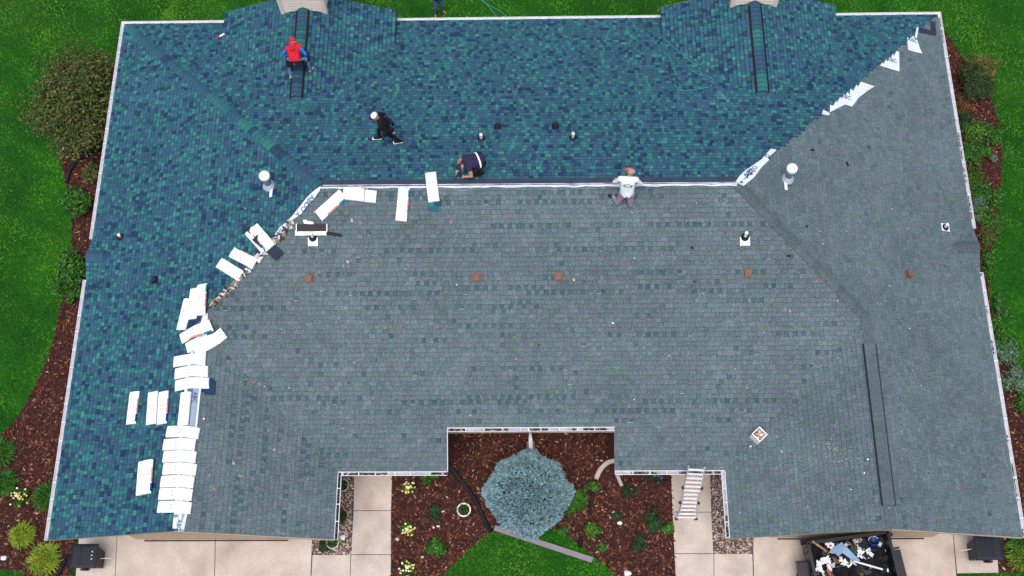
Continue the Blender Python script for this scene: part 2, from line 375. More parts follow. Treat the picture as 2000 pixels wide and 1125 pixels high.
def shingle_plane(name, new, e=.143, jag=False):
    pl = PL[name]; allt = [q[0] for pc in pl.pieces for q in pc]; alls = [q[1] for pc in pl.pieces for q in pc]
    t0, t1, smax = min(allt), max(allt), max(alls); r = random.Random(hash(name) % 1000 if False else sum(map(ord, name)))
    k = 0
    while k * e < smax:
        s0 = k * e; t = t0 - r.random() * .3; lastraise = 0
        rowdark = r.random() < .4
        run = 0; ci = 2; seg = False
        while t < t1:
            if new:
                w = r.choice((.09, .11, .13, .14, .16, .20))
                pv = ci; ci = int(np.searchsorted(np.cumsum(NEW_W), r.random())); ci = min(ci, 7)
                if pv in (0, 1, 7) and ci in (0, 1, 7) and r.random() < .75: ci = r.choice((2, 3, 4, 5))
                elif pv == ci: ci = r.choice((0, 1, 2, 3, 4, 5, 6))
                hb = .017 if ci in (0, 1, 7) or r.random() < .3 else .010
            else:
                w = r.choice((.13, .15, .17, .2, .24))
                run -= w
                if run <= 0: seg = r.random() < (.36 if rowdark else .05); run = r.uniform(.8, 2.6); ci = 0
                pd = .75 if seg else .02
                if name in ('right', 'wing_r', 'sra', 'srb'): pd *= .06
                if ci not in (5, 6) and r.random() < pd: ci = r.choice((5, 6)); w = .13
                else: ci = r.choice((0, 0, 1, 1, 2, 3, 4, 8)); w = r.choice((.11, .13)) if seg else w
                if name in ('right', 'wing_r') and ci == 2: ci = 3
                hb = .010 + .005 * r.random()
            gp = .009 if new else .005
            rect = [(t, s0), (t + w - gp, s0), (t + w - gp, s0 + e + .012), (t, s0 + e + .012)]
            hit = False
            for pc in pl.pieces:
                if jag and new:
                    c = (t + w / 2, s0 + e / 2)
                    cl = clip(rect, [(p[0], p[1]) for p in pc]) if not clip([c, (c[0] + .001, c[1]), (c[0], c[1] + .001)], pc) else rect
                    if cl is not rect and cl: cl = clip(rect, pc)
                    if cl is rect and (t < 5): cl = clip(rect, pc)
                else: cl = clip(rect, pc)
                if len(cl) < 3: continue
                if 'rear' == name:      # below the overlaid gables nothing is seen: skip
                    pm = pl.at(t + w / 2, s0 + e / 2)
                    if abs(abs(pm.x) - GX) < GHW - .25 and roof(pm.x, pm.y) > pm.z + .08: continue
                whole = all(abs(a[0] - b[0]) + abs(a[1] - b[1]) < 1e-6 for a, b in zip(sorted(cl), sorted(rect))) and len(cl) == 4
                tone = 1 + (r.random() - .5) * (.18 if new else .22)
                if whole:
                    (new_single if new else old_single).append((camdist(pl, t + w / 2, s0) if inframe(pl.at(t + w / 2, s0)) else 999, name, round(t, 4), round(s0, 4), w, ci, round(hb, 3), tone)); hit = True
                else:
                    emit(new_mb if new else old_mb, pl, cl, s0, e, hb, ci, tone, new)
            t += w
        k += 1
def emit(mb, pl, cl, s0, e, hb, ci, tone, new):
    col = NEW_COL[ci] if new else OLD_COL[ci]
    c1 = tuple(min(1, q * tone) for q in col)
    wedge(mb, pl, cl, s0, e, hb, .002, c1)
    if not new and int(tone * 1e5) % 37 == 0 and cl[1][0] - cl[0][0] < .14:      # butt edge worn bare of granules
        b = clip(cl, [(-99, s0 - .01), (99, s0 - .01), (99, s0 + .016), (-99, s0 + .016)])
        if len(b) >= 3:
            top = [pl.at(x, y, hb + .0015) for x, y in b]
            if pl.T.cross(pl.S).dot(pl.N) < 0: top = top[::-1]
            mb.poly(top, OLD_COL[7])
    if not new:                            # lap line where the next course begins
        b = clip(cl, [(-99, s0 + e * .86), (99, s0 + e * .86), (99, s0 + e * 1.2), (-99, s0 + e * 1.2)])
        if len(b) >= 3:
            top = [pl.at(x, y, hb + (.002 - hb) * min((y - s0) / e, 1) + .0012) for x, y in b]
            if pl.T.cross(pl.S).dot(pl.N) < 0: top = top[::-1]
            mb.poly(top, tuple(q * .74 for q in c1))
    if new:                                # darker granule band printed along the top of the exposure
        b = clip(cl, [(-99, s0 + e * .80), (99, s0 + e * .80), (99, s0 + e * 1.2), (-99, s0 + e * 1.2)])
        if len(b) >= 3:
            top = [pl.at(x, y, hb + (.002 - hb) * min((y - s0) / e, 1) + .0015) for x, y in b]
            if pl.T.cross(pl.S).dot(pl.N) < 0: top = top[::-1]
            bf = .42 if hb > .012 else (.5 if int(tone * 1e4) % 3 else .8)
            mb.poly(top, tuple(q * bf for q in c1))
for n in ('left', 'gla', 'glb', 'gra', 'grb', 'sla', 'slb'): shingle_plane(n, True)
shingle_plane('rear', True, jag=True)
for n in ('front', 'right', 'wing_l', 'wing_r', 'sra', 'srb'): shingle_plane(n, False)
def singles(lst, name, new, m):
    lst.sort(); cache = {}
    gp = .009 if new else .005
    for i, (d, pn, t, s0, w, ci, hb, tone) in enumerate(lst):
        pl = PL[pn]
        rect = [(t, s0), (t + w - gp, s0), (t + w - gp, s0 + .155), (t, s0 + .155)]
        if i >= 300: emit(new_mb if new else old_mb, pl, rect, s0, .143, hb, ci, tone, new); continue
        tq = round(tone * 20) / 20; key = (pl.T.cross(pl.S).dot(pl.N) > 0, round(w, 3), ci, hb if new else .012, tq)
        if key not in cache:
            mb = MB(); loc = Plane((0, 0), (1, 0), (0, 1) if key[0] else (0, 1), 0, [], 0.0)
            emit(mb, loc, [(0, 0), (w - gp, 0), (w - gp, .155), (0, .155)], 0, .143, key[3], ci, tq, new); cache[key] = mb.mesh(name, m)
        o = bpy.data.objects.new(name, cache[key]); COL.objects.link(o)
        T = pl.T; p0 = pl.at(t, s0)
        if not key[0]: T = -pl.T; p0 = pl.at(t + w - gp, s0)
        N_ = T.cross(pl.S)
        o.matrix_basis = Matrix(((T.x, pl.S.x, N_.x, p0.x), (T.y, pl.S.y, N_.y, p0.y), (T.z, pl.S.z, N_.z, p0.z), (0, 0, 0, 1)))
        o.parent = roofo
singles(new_single, 'new_shingle', True, M_SH_NEW)
singles(old_single, 'old_shingle', False, M_SH_OLD)
part_label(tag(new_mb.build('new_shingle_field', M_SH_NEW, roofo), kind='stuff'), 'new mottled teal and blue laminated shingles')
part_label(tag(old_mb.build('old_shingle_field', M_SH_OLD, roofo), kind='stuff'), 'weathered grey-green shingles still to be replaced')

# --- ridge and hip cap shingles
def cap_mesh(col, width=.34, length=.30, drop=.17, m=M_SH_NEW, h0=.018):
    mb = MB(); n = 8; th = .012; vs = []
    prof = []
    for k in range(n + 1):
        y = (k / n - .5) * width; a = abs(y) / (width / 2)
        prof.append((y, h0 - drop * (width / 2) * 1.0 * (math.sqrt(a * a + .08) - math.sqrt(.08)) * 1.6))
    for x, dz in ((0, th), (length, -.004)):
        for y, z in prof: vs.append((x, y, z + dz))
    for y, z in prof: vs.append((0, y, z - .012))
    k = n + 1
    fs = [(i, i + 1, k + i + 1, k + i)[::-1] for i in range(n)]
    mb.faces(vs, fs, col)
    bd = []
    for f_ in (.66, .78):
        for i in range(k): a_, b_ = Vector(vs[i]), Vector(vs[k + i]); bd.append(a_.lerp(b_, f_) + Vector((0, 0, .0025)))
    mb.faces(bd, [(i, i + 1, k + i + 1, k + i)[::-1] for i in range(n)], tuple(c * .4 for c in col))  # dark strip in the tint, painted shade below the next cap's butt
    mb.faces(vs, [(i, i + 1, 2 * k + i + 1, 2 * k + i) for i in range(n)], tuple(c * .5 for c in col))  # butt lip darkened in the tint as painted shade
    return mb.mesh('ridge_cap_shingle', m, True)
_capc = {}
def caps(a, b, drop, exp=.205, width=.34, lift=0.0, parent=None, seed=1, start=0, end=None):
    a, b = Vector(a), Vector(b); L = (b - a).length; X = (b - a).normalized(); Y = Vector((0, 0, 1)).cross(X).normalized(); Z = X.cross(Y)
    r = random.Random(seed); d = start; ci = 2; run = 0
    while d < (end or L) - .05:
        if run <= 0: ci = r.choice((0, 1, 2, 2, 3, 4, 5)); run = r.randint(1, 3)
        run -= 1; key = (ci, drop, width)
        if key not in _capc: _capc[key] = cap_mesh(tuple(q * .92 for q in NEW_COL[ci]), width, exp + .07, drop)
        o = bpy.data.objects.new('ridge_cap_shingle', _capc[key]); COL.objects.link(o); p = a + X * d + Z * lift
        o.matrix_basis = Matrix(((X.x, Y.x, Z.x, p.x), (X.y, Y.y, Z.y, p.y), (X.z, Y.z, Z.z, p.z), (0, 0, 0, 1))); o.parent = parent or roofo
        d += exp
HIPD = PT / math.sqrt(2) * 1.0
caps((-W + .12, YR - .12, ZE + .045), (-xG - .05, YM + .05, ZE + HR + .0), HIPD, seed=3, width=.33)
for s in (-1, 1):
    a = (s * GX, yrg - .25, ZE + GZ - .06); b = (s * GX, GY - .02, ZE + GZ)
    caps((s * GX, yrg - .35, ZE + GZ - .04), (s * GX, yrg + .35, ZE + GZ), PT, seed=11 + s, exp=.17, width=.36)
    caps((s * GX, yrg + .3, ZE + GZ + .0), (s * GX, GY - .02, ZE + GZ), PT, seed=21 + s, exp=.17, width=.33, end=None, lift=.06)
    # slotted ridge vent under the caps
    v = MB(); y0, y1 = yrg + .32, GY - .75; hw = .225
    v.faces([(s * GX - hw, y0, ZE + GZ - PT * hw + .01), (s * GX - hw, y0, ZE + GZ - PT * hw + .062), (s * GX, y0, ZE + GZ + .07), (s * GX + hw, y0, ZE + GZ - PT * hw + .062), (s * GX + hw, y0, ZE + GZ - PT * hw + .01),
             (s * GX - hw, y1, ZE + GZ - PT * hw + .01), (s * GX - hw, y1, ZE + GZ - PT * hw + .062), (s * GX, y1, ZE + GZ + .07), (s * GX + hw, y1, ZE + GZ - PT * hw + .062), (s * GX + hw, y1, ZE + GZ - PT * hw + .01)],
            [(0, 1, 6, 5), (1, 2, 7, 6), (2, 3, 8, 7), (3, 4, 9, 8), (0, 4, 3, 2, 1), (5, 6, 7, 8, 9)])
    part_label(v.build('ridge_vent', M_DARK, house), 'black slotted ridge vent under new cap shingles')
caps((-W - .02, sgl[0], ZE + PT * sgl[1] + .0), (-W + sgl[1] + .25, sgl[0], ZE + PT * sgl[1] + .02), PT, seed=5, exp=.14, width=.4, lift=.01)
# old caps: right hip, right wing ridge with its old vent
OLDCAP = lin(86, 99, 102)
def strip3(mb, pts, half, drop_l, drop_r, h, col=(1, 1, 1), thick=.02):
    """A bent strip along a ridge or hip: crown line pts, falling off on both sides."""
    pts = [Vector(p) for p in pts]
    L = []
    for i, p in enumerate(pts):
        d = (pts[min(i + 1, len(pts) - 1)] - pts[max(i - 1, 0)]); d.z = 0; d.normalize(); n = Vector((-d.y, d.x, 0))
        a = p + n * half; b = p - n * half; a.z -= drop_l * half; b.z -= drop_r * half
        L.append([q + Vector((0, 0, h)) for q in (a, p, b)] + [q + Vector((0, 0, h - thick)) for q in (a, b)])
    for i in range(len(L) - 1):
        A, B = L[i], L[i + 1]
        mb.faces(A + B, [(0, 1, 6, 5), (1, 2, 7, 6), (3, 0, 5, 8), (2, 4, 9, 7)], col)
    for A, o in ((L[0], 1), (L[-1], -1)): mb.faces(A, [(3, 4, 2, 1, 0)[::o]], col)
rr = random.Random(4)
a, b = Vector((xG, YM, ZE + HR)), Vector((xJ, yJ, ZE + HW)); n_ = 32
for k in range(n_):
    m = MB(); q0 = a.lerp(b, k / n_); q1 = a.lerp(b, (k + 1) / n_ + .006); t = .85 + .3 * rr.random()
    strip3(m, [q0, q1], .17, HIPD * 1.0, HIPD * 1.0, .03 + .004 * (k % 2), tuple(c * t * .95 for c in OLDCAP), .015)
    m.build('old_cap_shingle', M_SH_OLD, roofo)
a, b = Vector((xJ, yJ, ZE + HW)), Vector((xJ, YG, ZE + HW)); yv0 = P(1704, 671, ZE + HW)[1]; yv1 = P(1744, 987, ZE + HW)[1]
m = MB(); strip3(m, [a, (xJ, yv0, ZE + HW)], .17, PT, PT, .026, OLDCAP, .014); m.build('old_cap_shingle', M_SH_OLD, roofo)
m = MB(); strip3(m, [(xJ, yv1, ZE + HW), (xJ, YG, ZE + HW)], .16, PT, PT, .022, OLDCAP, .012); m.build('old_cap_shingle', M_SH_OLD, roofo)
m = MB(); strip3(m, [(xJ, yv0, ZE + HW), (xJ, yv1, ZE + HW)], .2, PT * .8, PT * .8, .05, thick=.06); rv = part_label(m.build('ridge_vent', M_DARK, house), 'old raised ridge vent capped with faded shingles')
n_ = 30
for k in range(n_):
    m = MB(); q0 = Vector((xJ, yv0 + (yv1 - yv0) * k / n_, ZE + HW)); q1 = Vector((xJ, yv0 + (yv1 - yv0) * (k + 1) / n_, ZE + HW)); t = .9 + .2 * rr.random()
    strip3(m, [q0, q1], .165, PT * .8, PT * .8, .064 + .003 * (k % 2), tuple(c * t for c in OLDCAP), .012); m.build('cap_shingle', M_SH_OLD, rv)
# right side gablet: faded saddle cap
m = MB(); strip3(m, [(W + .02, sgr[0], ZE + PT * sgr[1]), (W - sgr[1] - .3, sgr[0], ZE + PT * sgr[1] + .03)], .2, PT, PT, .03, tuple(c * .85 for c in OLDCAP)); m.build('old_cap_shingle', M_SH_OLD, roofo)

# --- fascia, soffit, gutters
fa = MB()
def fascia(p, q, z0=ZE, z1=None, d=FASC, mm=None):
    z1 = z0 if z1 is None else z1; p, q = Vector((*p, 0)), Vector((*q, 0)); n = (q - p).normalized().cross(Vector((0, 0, 1))) * .02
    vs = [p + Vector((0, 0, z0 - .015)), q + Vector((0, 0, z1 - .015)), q + Vector((0, 0, z1 - d)), p + Vector((0, 0, z0 - d))]
    vs2 = [v - n for v in vs]; m = MB()
    m.faces(vs + vs2, [(0, 1, 2, 3), (7, 6, 5, 4), (0, 4, 5, 1), (2, 6, 7, 3), (0, 3, 7, 4), (1, 5, 6, 2)]); m.build('fascia', mm or M_WHITE, house)
eaves = [((-W, YR), (-GX - GHW, YR)), ((-GX + GHW, YR), (GX - GHW, YR)), ((GX + GHW, YR), (W, YR)),
         ((-W, YG), (-W, sgl[0] - sgl[1])), ((-W, sgl[0] + sgl[1]), (-W, YR)), ((W, sgr[0] - sgr[1]), (W, YG)), ((W, YR), (W, sgr[0] + sgr[1])),
         ((-xi, YF), (-xi, YG)), ((xi, YG), (xi, YF)), ((-XR, YF), (-xi, YF)), ((xi, YF), (XR, YF))]
for p, q in eaves: fascia(p, q)
fascia((XR, yq), (-XR, yq), ZE + PT * REC)
for s in (-1, 1):
    fascia((s * XR, yq), (s * XR, YF), ZE + PT * REC, ZE)
    cx = s * xJ
    for d in (-1, 1): fascia((cx + d * WW / 2, YG), (cx, YG), ZE, ZE + HW, .12, M_TAN)
    for d in (-1, 1): fascia((s * GX + d * GHW, GY), (s * GX, GY), ZE + GE, ZE + GZ, .2, M_TAN); fascia((s * GX + d * GHW, GY), (s * GX + d * GHW, yv), ZE + GE, ZE + GE, .14, M_FELT)
    yc, hw = SG[s]
    for d in (-1, 1): fascia((s * W, yc + d * hw), (s * W, yc), ZE, ZE + PT * hw, .14, M_FELT)
so_ = MB()
for p in ([(-W, YG + .56), (-xi, YG + .56), (-xi, YF), (-XR - .4, YF), (-XR - .4, YF + REC + .6), (XR + .4, YF + REC + .6), (XR + .4, YF), (xi, YF), (xi, YG + .56), (W, YG + .56), (W, YR), (-W, YR)],):
    so_.poly([(x, y, ZE - FASC + .004) for x, y in p][::-1])
so_.build('soffit', M_WHITE, house)
M_FILM = mat('gutter_film', lin(168, 170, 178), .8, .3, 3, 30, .25)
M_DEBRIS = mat('gutter_grime', lin(40, 38, 40), .95, .4, 6, 40, .5)
def gutter(p, q, out, z=ZE - .02, grime=0.0, seed=0, miter0=0, miter1=0):
    """Open K-style trough hung outside an eave, with hanger straps across it."""
    p, q, o = Vector((*p, 0)), Vector((*q, 0)), Vector((*out, 0)); d = (q - p).normalized(); L = (q - p).length
    prof = [(.0, 0), (.0, -.10), (.012, -.112), (.085, -.112), (.105, -.07), (.125, -.035), (.125, .004), (.113, .004), (.113, -.035), (.095, -.066), (.078, -.100), (.016, -.100), (.010, -.095), (.010, 0)]
    vs = []
    for s, mt in ((0, miter0), (L, miter1)):
        for a, b in prof: vs.append(p + d * (s + (a * mt)) + o * a + Vector((0, 0, z + b)))
    n = len(prof); fs = [(i, (i + 1) % n, n + (i + 1) % n, n + i) for i in range(n)] + [(0, 1, 2, 11, 12, 13), (2, 3, 4, 9, 10, 11)]
    m = MB(); m.faces(vs, fs)
    # end caps
    for s in (0, L):
        if (s == 0 and miter0) or (s and miter1): continue
        m.faces([p + d * s + o * a + Vector((0, 0, z + b)) for a, b in prof[:7]], [tuple(range(7))])
    g = m.build('gutter', M_WHITE, house)
    k = int(L / .62); r = random.Random(seed)
    for i in range(1, k + 1):
        s = L * i / (k + 1) + r.uniform(-.05, .05); h = MB()
        M = Matrix((d, o, Vector((0, 0, 1)))).transposed()
        h.box(p + d * s + o * .06 + Vector((0, 0, z + .008)), (.012, .068, .004), M); h.build('hanger', M_WHITE, g)
    ln = MB(); M = Matrix((d, o, Vector((0, 0, 1)))).transposed()
    ln.box(p + d * L / 2 + o * .048 + Vector((0, 0, z - .097)), (L / 2 - .02, .03, .002), M); ln.build('trough_film', M_FILM if grime < .9 else M_DEBRIS, g)
    if grime:
        gm = MB(); s = 0.05
        while s < L - .1:
            l = r.uniform(.15, .8)
            if r.random() < grime:
                for _ in range(int(l * 70)):
                    w_ = r.uniform(.012, .04); t_ = min(max(s + r.random() * l, .05), L - .05)
                    gm.box(p + d * t_ + o * r.uniform(.02, .085) + Vector((0, 0, z - .085 + r.uniform(0, .02))), (w_, w_ * r.uniform(.3, .8), .004), M @ Matrix.Rotation(r.random() * 3, 3, 'Z'), r.choice((lin(40, 36, 34), lin(60, 54, 50), lin(34, 34, 40), lin(84, 74, 66))))
            s += l
        if gm.f: tag(gm.build('leaf_litter', M_TINT, g), kind='stuff')
    return g
gutter((-W, YR), (-GX - GHW - .02, YR), (0, 1), miter0=-1); gutter((-GX + GHW - .6, YR), (GX - GHW + .6, YR), (0, 1)); gutter((GX + GHW + .02, YR), (W, YR), (0, 1), miter1=1)
gutter((-W, YG), (-W, sgl[0] - sgl[1]), (-1, 0), seed=2); gutter((-W, sgl[0] + sgl[1]), (-W, YR), (-1, 0), seed=3, miter1=1)
gutter((W, YG), (W, sgr[0] - sgr[1]), (1, 0), seed=4, grime=.35); gutter((W, sgr[0] + sgr[1]), (W, YR), (1, 0), seed=5, grime=.45, miter1=1)
gutter((-xi, YG), (-xi, YF), (1, 0), seed=6, grime=.95); gutter((-xi + .13, YF), (-XR, YF), (0, -1), seed=7, grime=.45)
gutter((xi, YG), (xi, YF), (-1, 0), seed=8, grime=.35); gutter((XR, YF), (xi - .13, YF), (0, -1), seed=9, grime=.85)
gutter((-XR, yq), (XR, yq), (0, -1), z=ZE + PT * REC - .02, seed=10, grime=.35)
# downspouts
def rect_pipe(name, path, w, d, m, parent=None):
    mb = MB(); path = [Vector(p) for p in path]; rings = []
    for i, p in enumerate(path):
        t = (path[min(i + 1, len(path) - 1)] - path[max(i - 1, 0)]).normalized(); a = t.cross(Vector((0, 0, 1)))
        if a.length < .05: a = Vector((1, 0, 0))
        a.normalize(); b = a.cross(t)
        rings += [p + a * w + b * d, p - a * w + b * d, p - a * w - b * d, p + a * w - b * d]
    fs = []
    for i in range(len(path) - 1):
        for k in range(4): fs.append((4 * i + k, 4 * i + (k + 1) % 4, 4 * i + 4 + (k + 1) % 4, 4 * i + 4 + k))
    fs += [(3, 2, 1, 0), tuple(len(rings) - 4 + k for k in range(4))]
    mb.faces(rings, fs); return mb.build(name, m, parent)
xd = P(1035, 850, ZE)[0]
rect_pipe('downspout', [(xd, yq - .06, ZE + PT * REC - .1), (xd, yq - .06, ZE + .2), (xd, yq + .5, ZE - .2), (xd, yq + .52, .25), (xd, yq + .35, .12)], .045, .035, M_WHITE, house)
rect_pipe('downspout', [(P(1212, 930, ZE)[0], YF - .07, ZE - .1), (P(1212, 930, ZE)[0], YF - .07, ZE - .25), (P(1212, 930, ZE)[0] + .06, YF + .3, 2.2), (P(1212, 930, ZE)[0] + .06, YF + .42, .3), (P(1214, 948, .1)[0], P(1214, 948, .1)[1], .08)], .05, .04, mat('greige_metal', lin(176, 170, 168), .5, .05, 4, 40, .05), house)

# --- chimneys with lap siding
for s in (-1, 1):
    cx = s * GX; y0 = P(592, 16, ZE + GZ)[1] if s < 0 else P(1470, 2.4, ZE + GZ)[1]; hw = .76; y1 = y0 + 1.0; zt = ZE + GZ + 2.2
    m = MB(); m.box((cx, (y0 + y1) / 2, (ZE + 1.0 + zt) / 2), (hw - .03, .47, (zt - ZE - 1.0) / 2))
    ch = part_label(m.build('chimney', M_SIDING, house), 'beige lap-sided chimney straddling the %s rear gable ridge' % ('left' if s < 0 else 'right'))
    z = ZE + 1.2; k = 0
    while z < zt:
        for face in range(3):
            b = MB()
            if face == 0: vs = [(cx - hw + .09, y0 + .004, z + .165), (cx + hw - .09, y0 + .004, z + .165), (cx + hw - .09, y0 - .034, z), (cx - hw + .09, y0 - .034, z)]; bk = (0, .03, 0)
            else:
                d = -1 if face == 1 else 1; vs = [(cx + d * (hw - .03), y0 + .09, z + .165), (cx + d * (hw - .03), y1 - .09, z + .165), (cx + d * (hw - .008), y1 - .09, z), (cx + d * (hw - .008), y0 + .09, z)]; bk = (-d * .03, 0, 0)
            v2 = [Vector(v) + Vector(bk) for v in vs]
            b.faces(vs + v2, [(0, 1, 2, 3), (3, 2, 6, 7), (0, 3, 7, 4), (1, 5, 6, 2), (4, 5, 1, 0)]); b.build('siding_board', M_SIDING, ch)
        z += .15; k += 1
    for d in (-1, 1):
        for yy in (y0 + .035, y1 - .04):
            b = MB(); b.box((cx + d * (hw - .035), yy, (ZE + 1.1 + zt) / 2), (.062, .085, (zt - ZE - 1.1) / 2)); b.build('corner_board', M_SIDING, ch)
    m = MB(); m.box((cx, (y0 + y1) / 2, zt + .06), (hw + .08, .58, .06)); m.build('chimney_cap', M_STEEL, ch)

# --- vents and pipes
def basis(x, y):
    n = nrm(x, y); t = Vector((1, 0, 0)) - n * n.x
    if t.length < .1: t = Vector((0, 1, 0))
    t.normalize(); b = n.cross(t); return Matrix((t, b, n)).transposed()
def box_vent(u, v, m, label, s=.085, h=.09, flange=None):
    p = R(u, v, .03); B = basis(p[0], p[1]); c = Vector(p); c.z = roof(p[0], p[1])
    mb = MB(); mb.box(c + B @ Vector((0, 0, .02 + h / 2)), (s, s * 1.15, h / 2), B, top=.86); mb.box(c + B @ Vector((0, 0, .028 + h)), (s * 1.05, s * 1.2, .012), B)
    o = part_label(mb.build('box_vent', m, house), label)
    f = MB(); f.box(c + B @ Vector((0, 0, .019)), (s * 1.5, s * 1.6, .004), B); f.build('flange', flange or m, o)
for u, v, l in ((604, 543, 'small brown box vent below the torn-open bundle'), (931, 540, 'small brown box vent, left of the middle pair'), (1091, 539, 'small brown box vent, right of the middle pair'),
                (1460, 533, 'rusty brown box vent below a white vent pipe'), (1774, 536, 'small brown box vent on the right slope')):
    box_vent(u, v, M_BRONZE, l, flange=M_SH_OLD if False else M_BRONZE)
M_BLK = mat('new_black_vent_metal', lin(34, 42, 66), .4, .1, 6, 50, .1)
for u, v, l in ((972, 247, 'new black box vent on the rear slope, left of two'), (1085, 246, 'new black box vent on the rear slope, right of two'), (303, 546, 'new black box vent on the left slope')):
    box_vent(u, v, M_BLK, l, .075, .08, M_DARK)
def vent_pipe(u, v, label, h=.3, flash=None, r=.05):
    p = R(u, v, .02); B = basis(p[0], p[1]); c = Vector(p); c.z = roof(p[0], p[1])
    m = MB(); m.lathe(c, [(r, -.05), (r, h), (r * .78, h), (r * .74, h - .04)], 14)
    o = part_label(m.build('vent_pipe', M_WHITE, house, smooth=False), label)
    m = MB(); m.lathe(c + B @ Vector((0, 0, .012)), [(.125, 0), (.12, .015), (.085, .03), (.07, .08), (.055, .1)], 16, B); m.build('rubber_boot', M_DARK, o, True)
    if flash: m = MB(); m.box(c + B @ Vector((0, -.12 if flash == 1 else 0, .022)), (.15, .13, .004), B); m.build('flashing', M_STEEL if False else M_WHITE, o)
vent_pipe(940, 271, 'white vent pipe on the rear slope, left one'); vent_pipe(1119, 269, 'white vent pipe on the rear slope, right one')
vent_pipe(235, 463, 'short white vent pipe on the new left slope', .2); vent_pipe(1455, 463, 'white vent pipe with white flashing on the old front slope', .34, 1)
vent_pipe(611, 464, 'white vent pipe beside the open bundle', .34, 1); vent_pipe(1846, 444, 'white vent pipe with white flashing on the right slope', .26, 2)
def flue(u, v, label):
    p = R(u, v, .02); B = basis(p[0], p[1]); c = Vector(p); c.z = roof(p[0], p[1])
    m = MB(); m.lathe(c, [(.11, -.05), (.11, .5), (.1, .62)], 20); o = part_label(m.build('flue_pipe', mat('flue_grey', lin(132, 142, 156), .5, .08, 4, 40, .06), house, True), label)
    m = MB(); m.lathe(c, [(.21, .02), (.2, .05), (.155, .1), (.125, .2), (.113, .21)], 20); m.build('storm_collar', mat('collar_grey', lin(178, 188, 200), .5, .06, 4, 40, .05), o, True)
    m = MB(); m.lathe(c + Vector((0, 0, .6)), [(.15, 0), (.17, .02), (.17, .12), (.16, .15), (.08, .18)], 20); m.build('rain_cap', M_WHITE, o, True)
    m = MB(); s = -1 if p[0] < 0 else 1; m.box(c + B @ Vector((-s * 0 - .02 * s, 0, .022)), (.05, .05, .004), B)
    m = MB(); m.box(c + Vector((s * .08 - .16 * s, -.24, roof(p[0] - .08 * s, p[1] - .24) - c.z + .03)), (.05, .16, .005), B); m.build('flashing_tail', M_WHITE, o)
flue(526, 363, 'white capped flue standing on the new left slope'); flue(1538, 349, 'white capped flue standing on the old right slope')

# --- exposed strips along the unfinished hips and ridge
def sheet(name, px, off, m, parent=house, label=None, wob=.006, seed=0, thick=.003, sub=3):
    """A thin membrane laid on the roof: outline follows the roof surface."""
    r = random.Random(seed); pts = []
    for i in range(len(px)):
        a, b = px[i], px[(i + 1) % len(px)]
        for k in range(sub):
            u = a[0] + (b[0] - a[0]) * k / sub; v = a[1] + (b[1] - a[1]) * k / sub
            p = R(u, v, off); pts.append(Vector(p) + Vector((0, 0, r.uniform(0, wob))))
    bm = bmesh.new(); vs = [bm.verts.new(p) for p in pts]; bm.faces.new(vs)
    bmesh.ops.triangulate(bm, faces=bm.faces[:]); bmesh.ops.recalc_face_normals(bm, faces=bm.faces[:])
    if sum(f.normal.z for f in bm.faces) < 0: bmesh.ops.reverse_faces(bm, faces=bm.faces[:])
    me = bpy.data.meshes.new(name); bm.to_mesh(me); bm.free(); me.materials.append(m)
    o = put(bpy.data.objects.new(name, me), parent); md = o.modifiers.new('t', 'SOLIDIFY'); md.thickness = thick; md.offset = -1
    if label: o['label'] = label
    return o
def text(s, size, p, X, Yd, m, parent, name='printed_lettering'):
    c = bpy.data.curves.new('t', 'FONT'); c.body = s; c.size = size; c.align_x = 'CENTER'; c.align_y = 'CENTER'
    o = bpy.data.objects.new('t', c); COL.objects.link(o); dg = bpy.context.evaluated_depsgraph_get()
    me = bpy.data.meshes.new_from_object(o.evaluated_get(dg)); bpy.data.objects.remove(o)
    me.materials.clear(); me.materials.append(m); X = Vector(X).normalized(); Yd = Vector(Yd).normalized(); Zd = X.cross(Yd).normalized(); Yd = Zd.cross(X); p = Vector(p)
    me.transform(Matrix(((X.x, Yd.x, Zd.x, p.x), (X.y, Yd.y, Zd.y, p.y), (X.z, Yd.z, Zd.z, p.z), (0, 0, 0, 1))))
    return put(bpy.data.objects.new(name, me), parent)
def px_text(s, size, u, v, du, dv, parent, off=.05, m=M_INK):
    a = Vector(R(u, v, off)); b = Vector(R(u + du, v + dv, off)); X = (b - a); n = nrm(a.x, a.y); return text(s, size, a + n * .012, X, n.cross(X), m, parent)
# main ridge: dark starter on the back, white strip on the front
m = MB(); m.faces([PL['rear'].at(t, s, .026) for t, s in ((W - xG, DD / 2 * K - .30), (W + xG, DD / 2 * K - .30), (W + xG - .0, DD / 2 * K - .01), (W - xG, DD / 2 * K - .01))], [(3, 2, 1, 0)])
part_label(m.build('starter_strip', mat('dark_starter', lin(58, 66, 84), .9, .15, 3, 60, .2), house), 'dark starter strip along the back of the main ridge')
r = random.Random(9); us = np.linspace(624, 1452, 60)
low = [(u, 368.5 - (u - 624) * .0073 + r.uniform(-1.1, 1.2)) for u in us]; up = [(u, 361.5 - (u - 624) * .0073) for u in us]
sheet('underlayment_strip', up + low[::-1], .03, M_UNDER, label='narrow white underlayment strip along the main ridge', sub=1)
z7 = lambda pts: [(400 + x / 3.75, 280 + y / 3.75) for x, y in pts]
st = sheet('underlayment_strip', z7([(850, 312), (842, 345), (806, 398), (748, 460), (700, 522), (640, 560), (606, 600), (560, 636), (535, 670), (512, 668), (548, 615), (600, 575), (650, 520), (690, 470), (745, 400), (800, 345)]), .045, M_UNDER, label='white underlayment strip with blue print down the left hip', seed=2)
for s_, u, v in (('ABC', 604, 392), ('DO', 595, 404), ('A', 581, 418)): px_text(s_, .2, u, v, -9, 12, st, .05)
